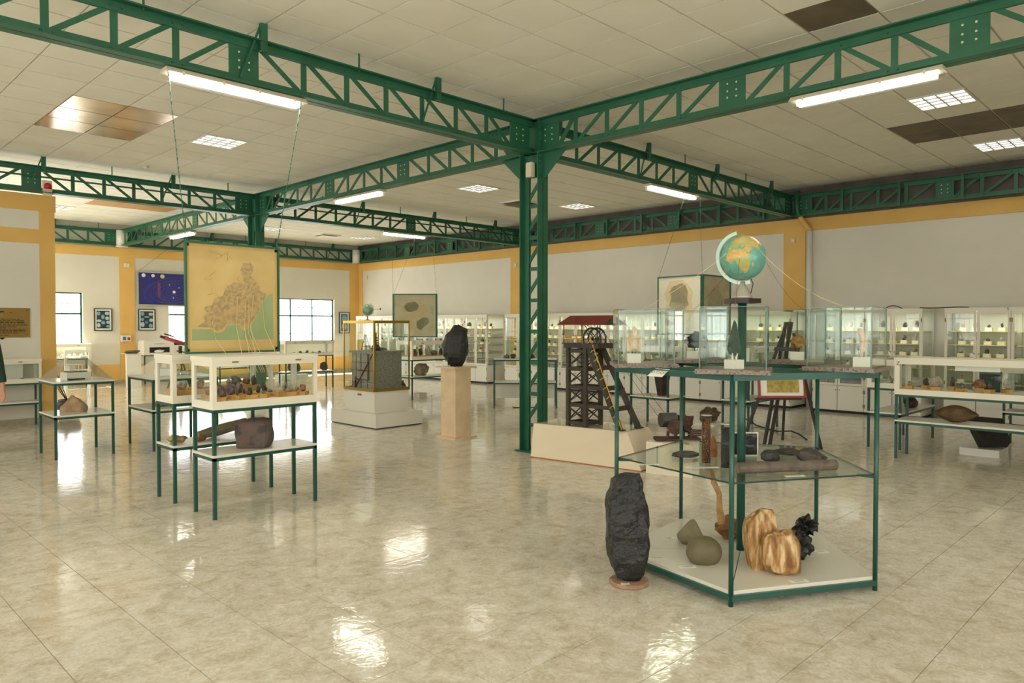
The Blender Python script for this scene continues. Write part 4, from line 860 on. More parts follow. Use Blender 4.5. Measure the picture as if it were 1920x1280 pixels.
# easel
o = thing('easel', 'black wooden easel holding the old print in red frame', 'easel', (8.9, 4.0, 0)); EB = M('easel_black', (52, 48, 42), .5)
E0 = Vector((8.9, 4.0, 0)); top = Vector((9.06, 4.02, 1.56)) - E0
s1 = Vector((RT.x, RT.y, 0))
for dx in (-.035, .035): MB().bar(Vector((8.78, 4.165, 0)) - E0 + s1 * dx, top + s1 * dx, .035, .03).build('front_leg', EB, o)
MB().bar(Vector((9.03, 3.585, 0)) - E0, Vector((9.10, 3.97, 1.42)) - E0, .03).build('side_leg', EB, o); MB().bar(Vector((8.6, 4.42, 0)) - E0, Vector((9.02, 4.07, 1.42)) - E0, .03).build('side_leg', EB, o)
MB().bar(Vector((9.42, 4.25, 0)) - E0, top, .03).build('rear_leg', EB, o)
MB().bar(Vector((8.86, 4.07, .60)) - E0 - s1 * .27, Vector((8.86, 4.07, .60)) - E0 + s1 * .30, .05, .025).build('tray', EB, o); MB().bar(Vector((9.0, 4.03, 1.22)) - E0 - s1 * .14, Vector((9.0, 4.03, 1.22)) - E0 + s1 * .14, .03, .05).build('cross_bar', EB, o)
o = thing('framed_print', 'yellowed old print in a red frame standing on the easel', 'picture', (8.83, 4.03, .615), math.atan2(s1.y, s1.x))
RED = M('red_frame', (150, 52, 26), .5); tl = .16
def FP(x, z, d=0): return Vector((x, d + z * tl, z))
m = MB()
ux, uz = Vector((1, 0, 0)), Vector((0, tl, 1)).normalized()
MB().frame((-.26, .005, 0), ux, uz, .59, .42, .026, .03).build('picture_frame', RED, o); MB().slab([(-.24, .02), (.31, .02), (.31, .4), (-.24, .4)], (0, -.004, 0), ux, uz, .006).build('mount_board', PAPER, o)
MB().slab([(-.15, .07), (.25, .07), (.25, .37), (-.15, .37)], (0, -.0105, 0), ux, uz, .002).build('print', M('yellow_print', (196, 176, 92), .7, c2=(150, 132, 66), scale=18, detail=5), o)
# ---------------------------------------------------------------- gold framed case, pedestal
o = thing('white_plinth', 'two-step white plinth of the brass glass case', 'plinth', (6.6, 9.45, 0))
MB().box2((-.39, -.55, .015), (.47, .66, .215)).build('lower_step', WPAINT, o); MB().box2((-.38, -.54, 0), (.46, .65, .015)).build('kick_board', BLACK, o); MB().box2((-.30, -.39, .215), (.33, .41, .53)).build('upper_step', WPAINT, o); MB().box((-.302, -.0, .47), (.004, .1, .03)).build('brass_label', M('copper_label', (150, 90, 60), .5), o)
o = thing('brass_case', 'tall glass case with brass edges on the white plinth', 'display case', (6.6, 9.45, .53)); a0_, a1_, b0_, b1_, hh = -.305, .335, -.395, .415, 1.06
for z, h in ((.02, .04), (hh - .02, .04)):
    for p_, q_ in (((a0_, b0_), (a1_, b0_)), ((a1_, b0_), (a1_, b1_)), ((a1_, b1_), (a0_, b1_)), ((a0_, b1_), (a0_, b0_))): MB().bar((*p_, z), (*q_, z), .03, h).build('brass_rail', GOLD, o)
for p_ in ((a0_, b0_), (a1_, b0_), (a1_, b1_), (a0_, b1_)): MB().bar((*p_, .04), (*p_, hh - .04), .028 if p_ == (a0_, b0_) else .018).build('brass_post', GOLD, o)
for a, b in (((a0_ - .002, b0_, .04), (a0_ + .002, b1_, hh - .04)), ((a1_ - .002, b0_, .04), (a1_ + .002, b1_, hh - .04)), ((a0_, b0_ - .002, .04), (a1_, b0_ + .002, hh - .04)), ((a0_, b1_ - .002, .04), (a1_, b1_ + .002, hh - .04)), ((a0_, b0_, hh - .006), (a1_, b1_, hh))): MB().box2(a, b).build('glass_pane', GLASS, o)
o = thing('mine_model', 'grey granite block model of a mine shaft inside the brass case', 'model', (6.61, 9.46, .531))
MB().box2((-.24, -.3, 0), (.26, .3, .57)).build('granite_block', GRANITE2, o); MB().box2((-.27, -.34, .57), (.28, .34, .6)).build('top_slab', GRANITE2, o)
for y in (-.12, .05, .18): MB().box2((-.246, y - .003, .02), (-.24, y + .003, .56)).build('engraved_line', SLATE, o)
for z in (.12, .3, .42): MB().box2((-.246, -.29, z - .004), (-.24, .29, z + .004)).build('engraved_line', SLATE, o)
for y0, z0, y1, z1, r_ in ((.2, .03, -.26, .55, .008), (.22, .16, -.16, .16, .008), (.12, .30, -.16, .30, .01), (-.16, .16, -.16, .55, .007), (.2, .03, .2, .2, .007)): MB().bar((-.248, y0, z0), (-.248, y1, z1), .01, r_ * 2).build('red_gallery', M_RG if 'M_RG' in globals() else M('red_gallery', (92, 40, 34), .6), o)
MB().box((-.246, .1, .47), (.006, .08, .028)).build('brass_plate', GOLD, o)
put('rubble_heap', rockmesh('rubble_heap', (.3, .26, .05), 86, SLATE, .3, 3, 3), o, (.0, -.05, .6))
o = thing('small_derrick', 'tiny dark derrick standing on the granite model', 'model', (6.55, 9.65, 1.131))
for sx, sy in ((-1, -1), (1, -1), (1, 1), (-1, 1)): MB().bar((sx * .05, sy * .05, 0), (sx * .008, sy * .008, .22), .008).build('derrick_leg', INK, o)
MB().box((0, 0, .23), (.03, .03, .03)).build('derrick_head', REDROOF, o)
for z in (.06, .13): MB().box((0, 0, z), (.08 - z * .3, .08 - z * .3, .006)).build('derrick_deck', INK, o)
o = thing('small_tower', 'tiny dark headgear tower with mast on the granite model', 'model', (6.5, 9.3, 1.131)); put('tower_base', rockmesh('tower_base', (.13, .12, .1), 87, SLATE, .2), o)
MB().cyl((0, 0, .08), (0, 0, .27), .008).build('mast', INK, o)
for k, z in enumerate((.12, .16, .2)): MB().box((0, 0, z), (.06 - .014 * k, .05, .012)).build('mast_deck', INK, o)
o, c, sd_, fr_ = globe('small globe on the top of the brass case', (6.55, 9.6, 1.59), .088, -50, 0, R(15), SILVER, .07)
MB().lathe([(.05, 0), (.045, .01), (.012, .02), (.01, .075)], 16).build('globe_foot', SILVER, o, True)
MB().tube([c + side * .1 * math.cos(R(t)) + Vector((0, 0, .1 * math.sin(R(t)))) for t in range(-110, 75, 12)], .005, 6).build('meridian_ring', SILVER, o)
MB().tube([c + side * .09, c + side * .2 + Vector((0, 0, .012))], .002, 5).build('pointer_rod', INK, o); MB().box(c + side * .2 + Vector((0, 0, .012)), (.012, .012, .03)).build('pointer_tip', INK, o)
o = thing('marble_pedestal', 'square beige marble pedestal in front of the brass case', 'pedestal', (6.545, 7.515, 0))
MB().box2((-.2, -.2, 0), (.2, .2, .022)).build('foot_slab', MARBLE, o); MB().box2((-.137, -.15, .022), (.137, .15, .945)).build('shaft', MARBLE, o); MB().box2((-.2, -.2, .945), (.2, .2, .968)).build('cap_slab', MARBLE, o)
silrock('black_boulder', 'large black angular boulder on the marble pedestal', 'rock', (6.545, 7.515, .968), COAL, [(688, 846, 870), (684, 841, 874), (674, 834, 878), (660, 832, 882), (645, 833, 882), (630, 836, 881), (625, 839, 880), (622, 845, 880), (617, 848, 880), (613, 850, 872), (611, 853, 862)], .0071, .8, 15, .05, centre=857, m=9, n=10, ridge=.6, ex=.7)
# ---------------------------------------------------------------- hanging maps
MAPY = M('map_paper', (220, 192, 128), .8, c2=(210, 180, 114), scale=4); MSEA = M('map_sea', (166, 180, 130), .8, c2=(158, 172, 120), scale=5); MEDGE = M('map_border', (214, 176, 104), .8)
MLAND = M('map_land', (206, 176, 122), .85, c2=(172, 148, 104), scale=26, detail=7); MHILL = M('map_relief', (164, 146, 104), .85, c2=(200, 172, 120), scale=40, detail=7, lo=.38, hi=.58); MLINE = M('map_line', (176, 146, 92), .85); PINM = M('green_pin', (34, 104, 78), .4)
mx0, mx1, mz0, mz1, my = 2.435, 3.275, 1.285, 2.225, 6.215
o = thing('large_map', 'large yellowed relief map in a green frame hanging over the cases', 'map', (mx0, my, mz0)); W_, H_ = mx1 - mx0, mz1 - mz0
MB().frame((0, 0, 0), (1, 0, 0), (0, 0, 1), W_, H_, .016, .03).build('map_frame', GREEN, o); MB().box2((.012, -.012, .012), (W_ - .012, .01, H_ - .012)).build('map_sheet', MAPY, o)
def decal(nm, mat, poly, d=0.0005, flip=False): MB().slab([(x * W_, z * H_) for x, z in poly], (0, -.012, 0), (1, 0, 0), (0, 0, 1), d).build(nm, mat, o)
for x0, z0, x1, z1 in ((.02, .02, .98, .045), (.02, .955, .98, .98), (.02, .02, .045, .98), (.955, .02, .98, .98)): decal('border_print', MEDGE, [(x0, z0), (x1, z0), (x1, z1), (x0, z1)])
decal('sea_print', MSEA, [(.07, .12), (.94, .12), (.93, .56), (.86, .53), (.81, .48), (.77, .38), (.72, .30), (.65, .22), (.60, .20), (.56, .24), (.52, .26), (.42, .255), (.40, .21), (.36, .185), (.30, .19), (.26, .22), (.07, .22)], .0004)
LANDP = [(.12, .24), (.2, .29), (.18, .33), (.22, .38), (.26, .42), (.3, .5), (.38, .52), (.42, .6), (.5, .65), (.6, .64), (.6, .7), (.57, .76), (.6, .83), (.68, .84), (.72, .8), (.68, .72), (.72, .68), (.78, .58), (.86, .55), (.8, .46), (.76, .37), (.7, .29), (.64, .22), (.56, .25), (.5, .27), (.42, .265), (.38, .22), (.32, .2), (.27, .23)]
from mathutils.geometry import tessellate_polygon
lv = [Vector((x * W_, -.0135, z * H_)) for x, z in LANDP]; me = bpy.data.meshes.new('land_print'); me.from_pydata(lv, [], [t for t in tessellate_polygon([lv])]); me.materials.append(MLAND); put('land_print', me, o)
for cxp, czp, rx, rz_ in ((.5, .56, .1, .06), (.7, .62, .08, .06), (.26, .4, .07, .03), (.66, .78, .05, .06), (.45, .47, .1, .03), (.3, .3, .06, .03), (.58, .34, .06, .03)):
    decal('relief_print', MHILL, [(cxp + rx * math.cos(2 * PI * k / 14) * (1 + .3 * noise.noise(Vector((k, cxp * 9, 0)))), czp + rz_ * math.sin(2 * PI * k / 14) * (1 + .3 * noise.noise(Vector((k * 1.3, czp * 9, 4))))) for k in range(14)], .0024)
rn = random.Random(4)
for k in range(9):
    x, z = rn.uniform(.08, .9), rn.uniform(.55, .93); p_ = []
    for q in range(6): p_.append((x * W_, -.0128, z * H_)); x = min(.93, max(.07, x + rn.uniform(-.06, .09))); z = min(.94, max(.3, z + rn.uniform(-.06, .04)))
    MB().tube(p_, .0011, 4).build('road_print', MLINE, o)
PINS = [(.265, .295), (.535, .525), (.625, .515), (.71, .55), (.80, .505), (.65, .46), (.645, .405), (.61, .325)]
ENDS = [.34, .5, .58, .64, .87, .7, .66, .62]
for k, ((x, z), e) in enumerate(zip(PINS, ENDS)):
    px, pz = mx0 + x * W_, mz0 + z * H_
    pin = tag(MB().box((0, 0, 0), (.01, .006, .008)).build('map_pin', PINM, None, False, (px, my - .016, pz)), 'green pin on the large map, %s from left' % ['first', 'second', 'third', 'fourth', 'fifth', 'sixth', 'seventh', 'eighth'][sorted(range(8), key=lambda i: PINS[i][0]).index(k)], 'pin', 'pins on the large map')
    ex = mx0 + e * W_
    thread('cream thread hanging from the %s map pin into the front case' % ['first', 'second', 'third', 'fourth', 'fifth', 'sixth', 'seventh', 'eighth'][sorted(range(8), key=lambda i: PINS[i][0]).index(k)], [(px, my - .02, pz), (px + (ex - px) * .45, my - .022, pz * .45 + 1.28 * .55), (ex, 6.06, 1.28), (ex + .02, 5.95, 1.12)], TH1, .0022, 'threads of the large map')
def chain(label, p, q, link=.035, r=.004, grp='hanging chains', mat=None):
    p, q = Vector(p), Vector(q); n = int((q - p).length / link); m = MB(); d = (q - p) / n
    for k in range(n): m.bar(p + d * k, p + d * (k + .9), r * (2 if k % 2 else 1), r * (1 if k % 2 else 2))
    return tag(m.build('hanging_chain', mat or GREEN), label, 'chain', grp)
chain('thin chain from the truss down to the left corner of the large map', (2.225, 5.95, 3.53), (mx0 + .02, my, mz1))
chain('thin chain from the tube lamp down to the right corner of the large map', (3.37, 5.95, 3.50), (mx1 - .01, my, mz1))
def map_prism(label, corners, z0, z1, faces, gl):
    cxx = sum(p[0] for p in corners) / 3; cyy = sum(p[1] for p in corners) / 3; o = thing('map_prism', label, 'map', (cxx, cyy, z0)); H = z1 - z0
    for i in range(3):
        A = Vector((corners[i][0] - cxx, corners[i][1] - cyy, 0)); B = Vector((corners[(i + 1) % 3][0] - cxx, corners[(i + 1) % 3][1] - cyy, 0)); ux = (B - A).normalized(); L_ = (B - A).length
        n_out = ux.cross(Vector((0, 0, 1)))
        MB().frame(A, ux, (0, 0, 1), L_, H, .022, .02).build('map_frame', GREEN, o); MB().slab([(.015, .015), (L_ - .015, .015), (L_ - .015, H - .015), (.015, H - .015)], A, ux, (0, 0, 1), .008).build('map_sheet', faces[i][0], o)
        for cxp, czp, rx, rz_, mt in faces[i][1]:
            MB().slab([((cxp + rx * math.cos(2 * PI * k / 14) * (1 + .35 * noise.noise(Vector((k, cxp * 9, 0))))) * L_, (czp + rz_ * math.sin(2 * PI * k / 14) * (1 + .35 * noise.noise(Vector((k * 1.3, czp * 9, 4))))) * H) for k in range(14)], A + n_out * .0085, ux, (0, 0, 1), .001).build('printed_area', mt, o)
        for x0, y0, x1, y1, mt in faces[i][2]: MB().slab([(x0 * L_, y0 * H), (x1 * L_, y0 * H), (x1 * L_, y1 * H), (x0 * L_, y1 * H)], A + n_out * .0083, ux, (0, 0, 1), .001).build('printed_area', mt, o)
    return o
MG = M('grey_map', (196, 186, 150), .8, c2=(182, 172, 136), scale=5); MG2 = M('map_teal', (166, 172, 142), .85, c2=(188, 182, 146), scale=30); MG3 = M('map_tan', (196, 180, 136), .85, c2=(186, 170, 128), scale=20); MW = M('map_white', (226, 218, 194), .8); MG4 = M('map_brown', (150, 136, 104), .85, c2=(120, 112, 84), scale=24)
A2 = Vector((9.62, 13.12)); B2 = A2 + Vector((RT.x, RT.y)) * .95; C2 = A2.lerp(B2, .45) + Vector((fw.x, fw.y)) * .8
map_prism('two-tone map board in a dark frame hanging beyond the brass case', [tuple(A2), tuple(B2), tuple(C2)], 1.25, 2.2, [(MG, [(.42, .7, .16, .12, MG2), (.7, .3, .16, .15, MG2), (.5, .5, .33, .36, MG3)][::-1], [(.86, .5, .94, .74, MG2), (.12, .08, .28, .2, MG2)]), (MW, [], []), (MW, [(.5, .5, .3, .3, MG2)], [])], None)
for k, (p_, q_) in enumerate((((9.55, 13.05, 3.5), A2), ((10.2, 13.05, 3.5), A2 + Vector((.02, 0))), ((10.7, 13.1, 3.5), B2))): chain('thin wire from the far truss to the distant map board, %s of three' % ('first', 'second', 'third')[k], p_, (q_.x, q_.y, 2.2), .08, .0022, 'wires of the distant map', IRON)
MP1 = M('map_cream', (224, 206, 164), .85, c2=(216, 198, 156), scale=14); MP2 = M('map_sage', (192, 194, 158), .85, c2=(206, 200, 160), scale=30); MP3 = M('map_umber', (182, 172, 138), .85, c2=(160, 150, 118), scale=40)
A3 = Vector((10.33, 5.98)); Lf = A3 + (Vector((RT.x, RT.y)) * -.55 + Vector((fw.x, fw.y)) * .72); Rt = A3 + (Vector((RT.x, RT.y)) * .62 + Vector((fw.x, fw.y)) * .62)
map_prism('three-sided map stand hanging behind the large globe', [tuple(Lf), tuple(A3), tuple(Rt)], 1.36, 2.32, [(MW, [(.5, .62, .22, .24, MP2), (.5, .55, .34, .4, MP1)][::-1], []), (MG, [(.45, .5, .28, .3, MP3)], []), (MW, [], [])], None)
chain('thin chain left of the large globe holding the three-sided map', (9.75, 5.95, 3.45), (Lf.x + .02, Lf.y, 2.31), .05, .003); chain('thin chain holding the near corner of the three-sided map', (10.2, 5.95, 3.5), (A3.x, A3.y, 2.32), .05, .003)
# ---------------------------------------------------------------- wall cabinets with minerals
CX0, CX1, CH = 13.03, 13.66, 1.79
ORD = ['first', 'second', 'third', 'fourth', 'fifth', 'sixth', 'seventh', 'eighth', 'ninth']
def cab_mesh(w):
    d = CX1 - CX0; L_ = {}
    h = w / 2
    L_['carcass'] = [(MB().box2((0, -h, .045), (d, -h + .02, .47)).box2((0, h - .02, .045), (d, h, .47)).box2((0, -h, .045), (d, h, .065)).box2((0, -h, .45), (d, h, .47)).box2((d - .012, -h, .045), (d, h, CH)).box2((0, -h, CH - .035), (d, h, CH)).mesh('carcass', WPAINT), (0, 0, 0))]
    L_['cornice'] = [(MB().box2((-.02, -h, CH - .052), (0, h, CH)).mesh('cornice', CREAM), (0, 0, 0))]
    L_['kick_board'] = [(MB().box2((.04, -h, 0), (d, h, .045)).mesh('kick_board', BLACK), (0, 0, 0))]
    L_['corner_post'] = [(MB().box2((0, -.016, .47), (.035, .016, CH - .035)).mesh('corner_post', WPAINT), (0, s * (h - .016), 0)) for s in (-1, 1)] + [(MB().box2((0, -.016, .47), (.03, .016, CH - .035)).mesh('corner_post', WPAINT), (d - .04, s * (h - .016), 0)) for s in (-1, 1)]
    D_ = dict(lower=MB().box2((-.018, -h / 2 + .005, .055), (0, h / 2 - .005, .46)).mesh('lower_door', WPAINT), glass=MB().frame((-.018, -h / 2 + .004, .48), (0, 1, 0), (0, 0, 1), h - .008, CH - .53, .038, .018).mesh('glass_door', CREAM),
              pane=MB().box2((-.010, -h / 2 + .04, .518), (-.007, h / 2 - .04, CH - .09)).mesh('glass_pane', GLASS), hinge=MB().box2((-.022, -.008, -.03), (-.016, .008, .03)).mesh('hinge', M_HINGE), knob=MB().box2((-.03, -.008, -.008), (-.018, .008, .008)).mesh('door_knob', M_HINGE))
    for k, z in enumerate(SHZ): L_.setdefault('shelf', []).append((MB().box2((.06 + .05 * k, -h + .03, z - .012), (d - .015, h - .03, z)).mesh('shelf', SHELFM), (0, 0, 0)))
    return L_, D_
SHELFM = M('cream_shelf', (230, 216, 150), .5); SHZ = [.62, .82, 1.02, 1.21, 1.425]
SIDEG = {}
cabs = []
runs = [('near the back corner', 13.73, 19.70, 7, (2, 1, 0)), ('of the long middle row', 5.735, 13.08, 8, None), ('right of the downpipe', 3.58, 5.34, 2, None), ('of the row marked S', 1.50, 3.265, 2, None)]
spec_n = 0; CABGLOW = EM('cabinet_strip', (250, 255, 246), 2.5)
blockm = MB().box2((-.035, -.03, 0), (.035, .03, .05)).mesh('wooden_block', TANB); blockf = MB().box2((-.034, -.022, 0), (.034, .022, .05)).mesh('label_card', PAPER)
cardm = MB().box2((-.0315, -.033, .006), (-.0315 + .063, -.031, .044)).mesh('label_card', PAPER)
bl2 = MB().box2((-.035, -.05, 0), (.035, .05, .06)).mesh('wooden_block', TANB); cd2 = MB().box2((-.037, -.042, .008), (-.035, .042, .053)).mesh('label_card', PAPER)
for rn_, y0, y1, n, _ in runs:
    w_ = (y1 - y0) / n; G, D_ = cab_mesh(w_)
    for k in range(n):
        yc = y1 - (k + .5) * w_
        lab = 'white glazed mineral cabinet %s, %s counted from its left end' % (rn_, ORD[k])
        o = thing('mineral_cabinet', lab, 'cabinet', (CX0, yc, 0), group='white glazed wall cabinets')
        for nm, L_ in G.items():
            for me, lo in L_: put(nm, me, o, lo)
        for s in (-1, 1):
            yd = s * w_ / 4; dl = put('lower_door', D_['lower'], o, (0, yd, 0)); dg = put('glass_door', D_['glass'], o, (0, yd, 0)); put('glass_pane', D_['pane'], dg)
            for dr, zs in ((dl, (.14, .38)), (dg, (.62, 1.6))):
                for z in zs: put('hinge', D_['hinge'], dr, (0, s * (w_ / 4 - .012), z))
            put('door_knob', D_['knob'], dl, (0, -s * (w_ / 4 - .03), .40)); put('door_knob', D_['knob'], dg, (0, -s * (w_ / 4 - .03), 1.08))
        if k in (0, n - 1):
            for s in ((1,) if k == 0 else (-1,)):
                if n == 1: continue
                MB().box2((.035, s * (w_ / 2 - .008) - .002, .47), (CX1 - CX0 - .04, s * (w_ / 2 - .008) + .002, CH - .035)).build('side_pane', GLASS, o)
        for si, z in enumerate(SHZ):
            left = y1 > 14
            if (left and (si == 0 or (k < 3 and si == 1))) or (n == 8 and si == 0) or (rn_.startswith('of the row') and k > 0): continue
            cnt = 3 if left or si == 0 else 4
            for j in range(cnt):
                spec_n += 1; rr = random.Random(spec_n)
                yy = yc + w_ * (.36 - .72 * (j + .5) / cnt * 1.0 - .0) if False else yc + w_ / 2 - .09 - (w_ - .18) * (j + .5) / cnt
                xx = CX0 + .13 + .05 * si
                sp = thing('mineral_specimen', 'small mineral on pale block, %s shelf up, %s place in %s cabinet %s' % (ORD[si], ORD[j], ORD[k], rn_.replace('of the row marked S', 'of S row').replace('right of the downpipe', 'by the downpipe').replace('near the back corner', 'by back corner').replace('of the long middle row', 'of middle row')), 'mineral', (xx, yy, z), 0, 'minerals in the wall cabinets')
                put('wooden_block', bl2, sp); put('label_card', cd2, sp)
                st_ = put('mineral', SPM[rr.randrange(16)], sp, (0, 0, .06), (0, 0, rr.uniform(0, 6))); q = rr.uniform(.4, .85) * (1.3 if si == 4 else 1); st_.scale = (q, q, q)
        MB().box2((.05, -w_ / 2 + .06, CH - .06), (.09, w_ / 2 - .06, CH - .037)).build('strip_light', CABGLOW, o); area(o, (.11, 0, CH - .065), .06, w_ - .2, 2.2, (.96, 1, .94))
        cabs.append(o)
print('specimens', spec_n)
def letter(s, size, parent, loc, rot): return text(s, size, INK, parent, loc, rot, .001)
text('S', .06, INK, cabs[-2], (-.021, -.40, CH - .028), (R(90), 0, R(-90)), .001)
pipe = thing('downpipe', 'downpipe bending from green truss to white wall pipe', 'pipe', (X1 - .09, 5.66, 0))
MB().cyl((0, 0, 0), (0, 0, 3.27), .045, n=16).build('lower_pipe', WPAINT, pipe, True); MB().tube([(0, 0, 3.27), (0, .02, 3.33), (-.05, .14, 3.5), (-.06, .17, 3.54)], .045, 16).build('yellow_elbow', YELLOW, pipe, True)
MB().tube([(-.06, .17, 3.54), (-.08, .2, 3.62), (-.085, .21, 3.7), (-.085, .21, 4.02)], .048, 16).build('upper_pipe', GREEN, pipe, True)
tag(MB().tube([(13.3, 3.0 + .1 * k, CH + .012 + .004 * math.sin(k)) for k in range(0, 8)], .008, 6).build('power_cable', INK), 'black cable lying on top of the cabinets at right', 'cable')
tag(MB().tube([(13.35, 3.98 + .04 * k, CH + .008 + .05 * math.sin(PI * k / 7)) for k in range(8)], .008, 6).build('power_cable', INK), 'looped black cable on the cabinet right of the downpipe', 'cable')
tag(MB().tube([(9.6 + .12 * k, 4.0 + .16 * k, .012 + .06 * max(0, math.sin(k * .9))) for k in range(10)], .01, 6).build('power_cable', INK), 'black cable lying on the floor behind the easel', 'cable')

# ---------------------------------------------------------------- other tables on the right
table('green table under the long case marked Z', 9.05, 9.47, .65, 2.765, .735, .445); o = case('long cream glass case marked Z at the right edge', 9.045, 9.475, .645, 2.77, .735, 1.155, tray=.03)
text('Z', .055, INK, o, (-.2165, 1.025, .352), (R(90), 0, R(-90)), .001)
MB().box((-.19, .25, .33), (.004, .42, .075)).build('title_card', PAPER, o)
for k in range(8):
    specimen('%s mineral on a wooden block in case Z, %s row, place %s from left' % (CL[k % 8], ('front', 'back')[k % 2], ORD[k // 2]), (9.15 + .16 * (k % 2), 2.64 - .13 * k, .7955), k, (.09, .07, .04), OCHRE, .9 + .15 * (k % 3), k, 'minerals in case Z')
tag(MB().box((9.36, 1.9, .891), (.02, .19, .19)).build('green_board', M('dark_green_board', (30, 50, 38), .6)), 'small dark green board standing in case Z', 'board')
rock('spindle_bomb', 'large brown spindle-shaped stone on the shelf under case Z', (9.27, 2.2, .445), (.20, .44, .19), 91, M('brown_bomb', (112, 86, 52), .7, c2=(88, 66, 40), scale=9, bump=.35), R(4), rough=.02, planes=0, sub=4, smooth=True, base=.03)
me = bpy.data.objects['spindle_bomb'].data
for v in me.vertices:
    t = abs(v.co.y) / .22; s = max(.0, (1 - t ** 1.6)) ** .35 * (1 - .42 * t); v.co.x *= .55 + .45 * s if t < .98 else .3; v.co.z = .095 + (v.co.z - .095) * (.35 + .65 * (1 - t ** 2))
table('green table behind case Z with a dark stone on its shelf', 9.66, 11.05, 2.88, 3.27, .745, .45); case('white glass case behind case Z', 9.655, 11.055, 2.875, 3.275, .745, 1.10)
rock('dark_cobble', 'dark rounded cobble on the shelf behind case Z', (10.45, 3.0, .45), (.2, .17, .145), 92, M('dark_cobble', (72, 56, 46), .6, c2=(54, 42, 36), scale=8), 0, rough=.08, planes=4)
rock('bright_sample', 'silvery sample in the case behind case Z', (9.8, 3.05, .775), (.09, .07, .12), 93, CHROME)
table('green table at the far right behind case Z', 10.83, 11.25, .6, 2.06, .62, .45)
case('pale glass case on the far right table', 10.825, 11.255, .6, 2.065, .62, 1.0)
tag(MB().box2((-.2, -.2, 0), (.2, .2, .085)).build('slab_plinth', WPAINT, None, False, (10.06, 2.1, 0)), 'low white plinth under the leaning black slab', 'plinth')
m = MB().slab([(-.02, .0), (.24, .0), (.29, .06), (.22, .33), (-.14, .36), (-.17, .34)], (0, 0, 0), (RT.x, RT.y, 0), (fw.x * .15, fw.y * .15, 1), .12)
tag(m.build('black_slab', COALD, None, False, (10.0, 2.12, .087)), 'leaning black slate slab on the low white plinth', 'rock')
def mid_table(lab, clab, x0, x1, y0, y1, stone):
    table(lab, x0, x1, y0, y1, .86, .455); case(clab, x0 - .005, x1 + .005, y0 - .005, y1 + .005, .86, 1.2)
mid_table('green table behind the pentagon stand, left of the lumpy stone', 'cream case behind the left glass box of the stand', 9.28, 9.75, 5.92, 6.6, 0)
mid_table('green table behind the pentagon pole, beside the easel', 'cream case behind the pole of the stand', 9.68, 10.62, 4.86, 5.28, 0)
o = prismstone('basalt_column', 'dark purple-brown basalt column under the paper sign', 'rock', ring([(-.09, -.06), (.08, -.08), (.1, .06), (-.08, .08)], 3), (9.52, 6.18, .455), M('basalt', (74, 52, 48), .7, c2=(50, 40, 38), scale=8, bump=.4), 0, [(0, .7, 0, 0), (.1, .8, 0, 0), (.2, .95, 0, 0), (.3, 1.05, 0, 0), (.34, 1, 0, 0)], 5)
o = prismstone('basalt_column', 'dark basalt column behind the pentagon pole', 'rock', ring([(-.09, -.06), (.08, -.08), (.1, .06), (-.08, .08)], 3), (9.98, 5.08, .455), SLATE, .5, [(0, .8, 0, 0), (.1, .9, 0, 0), (.2, 1, 0, 0), (.3, 1.0, 0, 0), (.33, .9, 0, 0)], 8)
for k in range(4): specimen('%s mineral in the cream case behind the left glass box, %s' % (CL[k], ORD[k]), (9.38 + .12 * (k % 2), 6.05 + .14 * k, .89), k + 3, (.09, .07, .04), OCHRE, 1, k, 'minerals behind the left glass box')
# white fronted table beside the column
o = thing('panel_table', 'green framed table with a white back panel beside the column', 'table', (9.85, 9.36, 0), math.atan2(RT.y, RT.x)); w2 = .57
for sx in (-1, 1):
    for sy in (-1, 1): MB().box((sx * w2, sy * .2, .44), (.026, .026, .88)).build('leg', GREEN2, o)
for z in (.875, .455):
    for sy in (-1, 1): MB().box((0, sy * .2, z), (2 * w2, .026, .026)).build('rail', GREEN2, o)
    for sx in (-1, 1): MB().box((sx * w2, 0, z), (.026, .4, .026)).build('rail', GREEN2, o)
MB().box2((-w2, -.21, .888), (w2, .21, .905)).build('table_top', LAMIN, o); MB().box2((-w2, -.21, .468), (w2, .21, .485)).build('shelf', LAMIN, o); MB().box2((-w2 + .014, .17, .15), (w2 - .014, .182, .45)).build('back_panel', LAMIN, o)
o2 = thing('glass_cover', 'clear glass box of dark stones left of the middle column', 'glass box', (9.87, 9.38, .905), math.atan2(RT.y, RT.x))
for a, b in (((-.4, -.17, 0), (.4, -.166, .33)), ((-.4, .166, 0), (.4, .17, .33)), ((-.4, -.166, 0), (-.396, .166, .33)), ((.396, -.166, 0), (.4, .166, .33)), ((-.4, -.17, .33), (.4, .17, .334))): MB().box2(a, b).build('glass_pane', GLASSG, o2)
for k, (x, y) in enumerate(((9.62, 9.6), (9.70, 9.52), (9.95, 9.3))): rock('dark_lump', 'dark lump in the glass box by the column, %s from left' % ORD[k], (x, y, .905), (.13, .1, .08), 94 + k, SLATE if k else STONEG, group='lumps by the column')
tag(MB().box2((-.09, -.01, 0), (.09, .01, .28)).build('info_panel', M('pink_panel', (226, 206, 190), .7), None, False, (9.86, 9.42, .906)), 'pinkish standing panel in the glass box by the column', 'panel').rotation_euler = (R(6), 0, R(-45))
rock('iron_ball', 'dark round ball stone on the shelf by the middle column', (9.83, 9.38, .485), (.2, .19, .2), 98, RUST, 0, rough=.05, planes=0, sub=4, base=.02)
tag(MB().tube([(9.66, 9.5, .01), (9.6, 9.4, .01), (9.72, 9.28, .012), (9.9, 9.14, .01), (10.1, 9.2, .01)], .008, 6).build('floor_cable', INK), 'black cable loop on the floor under the panel table', 'cable')
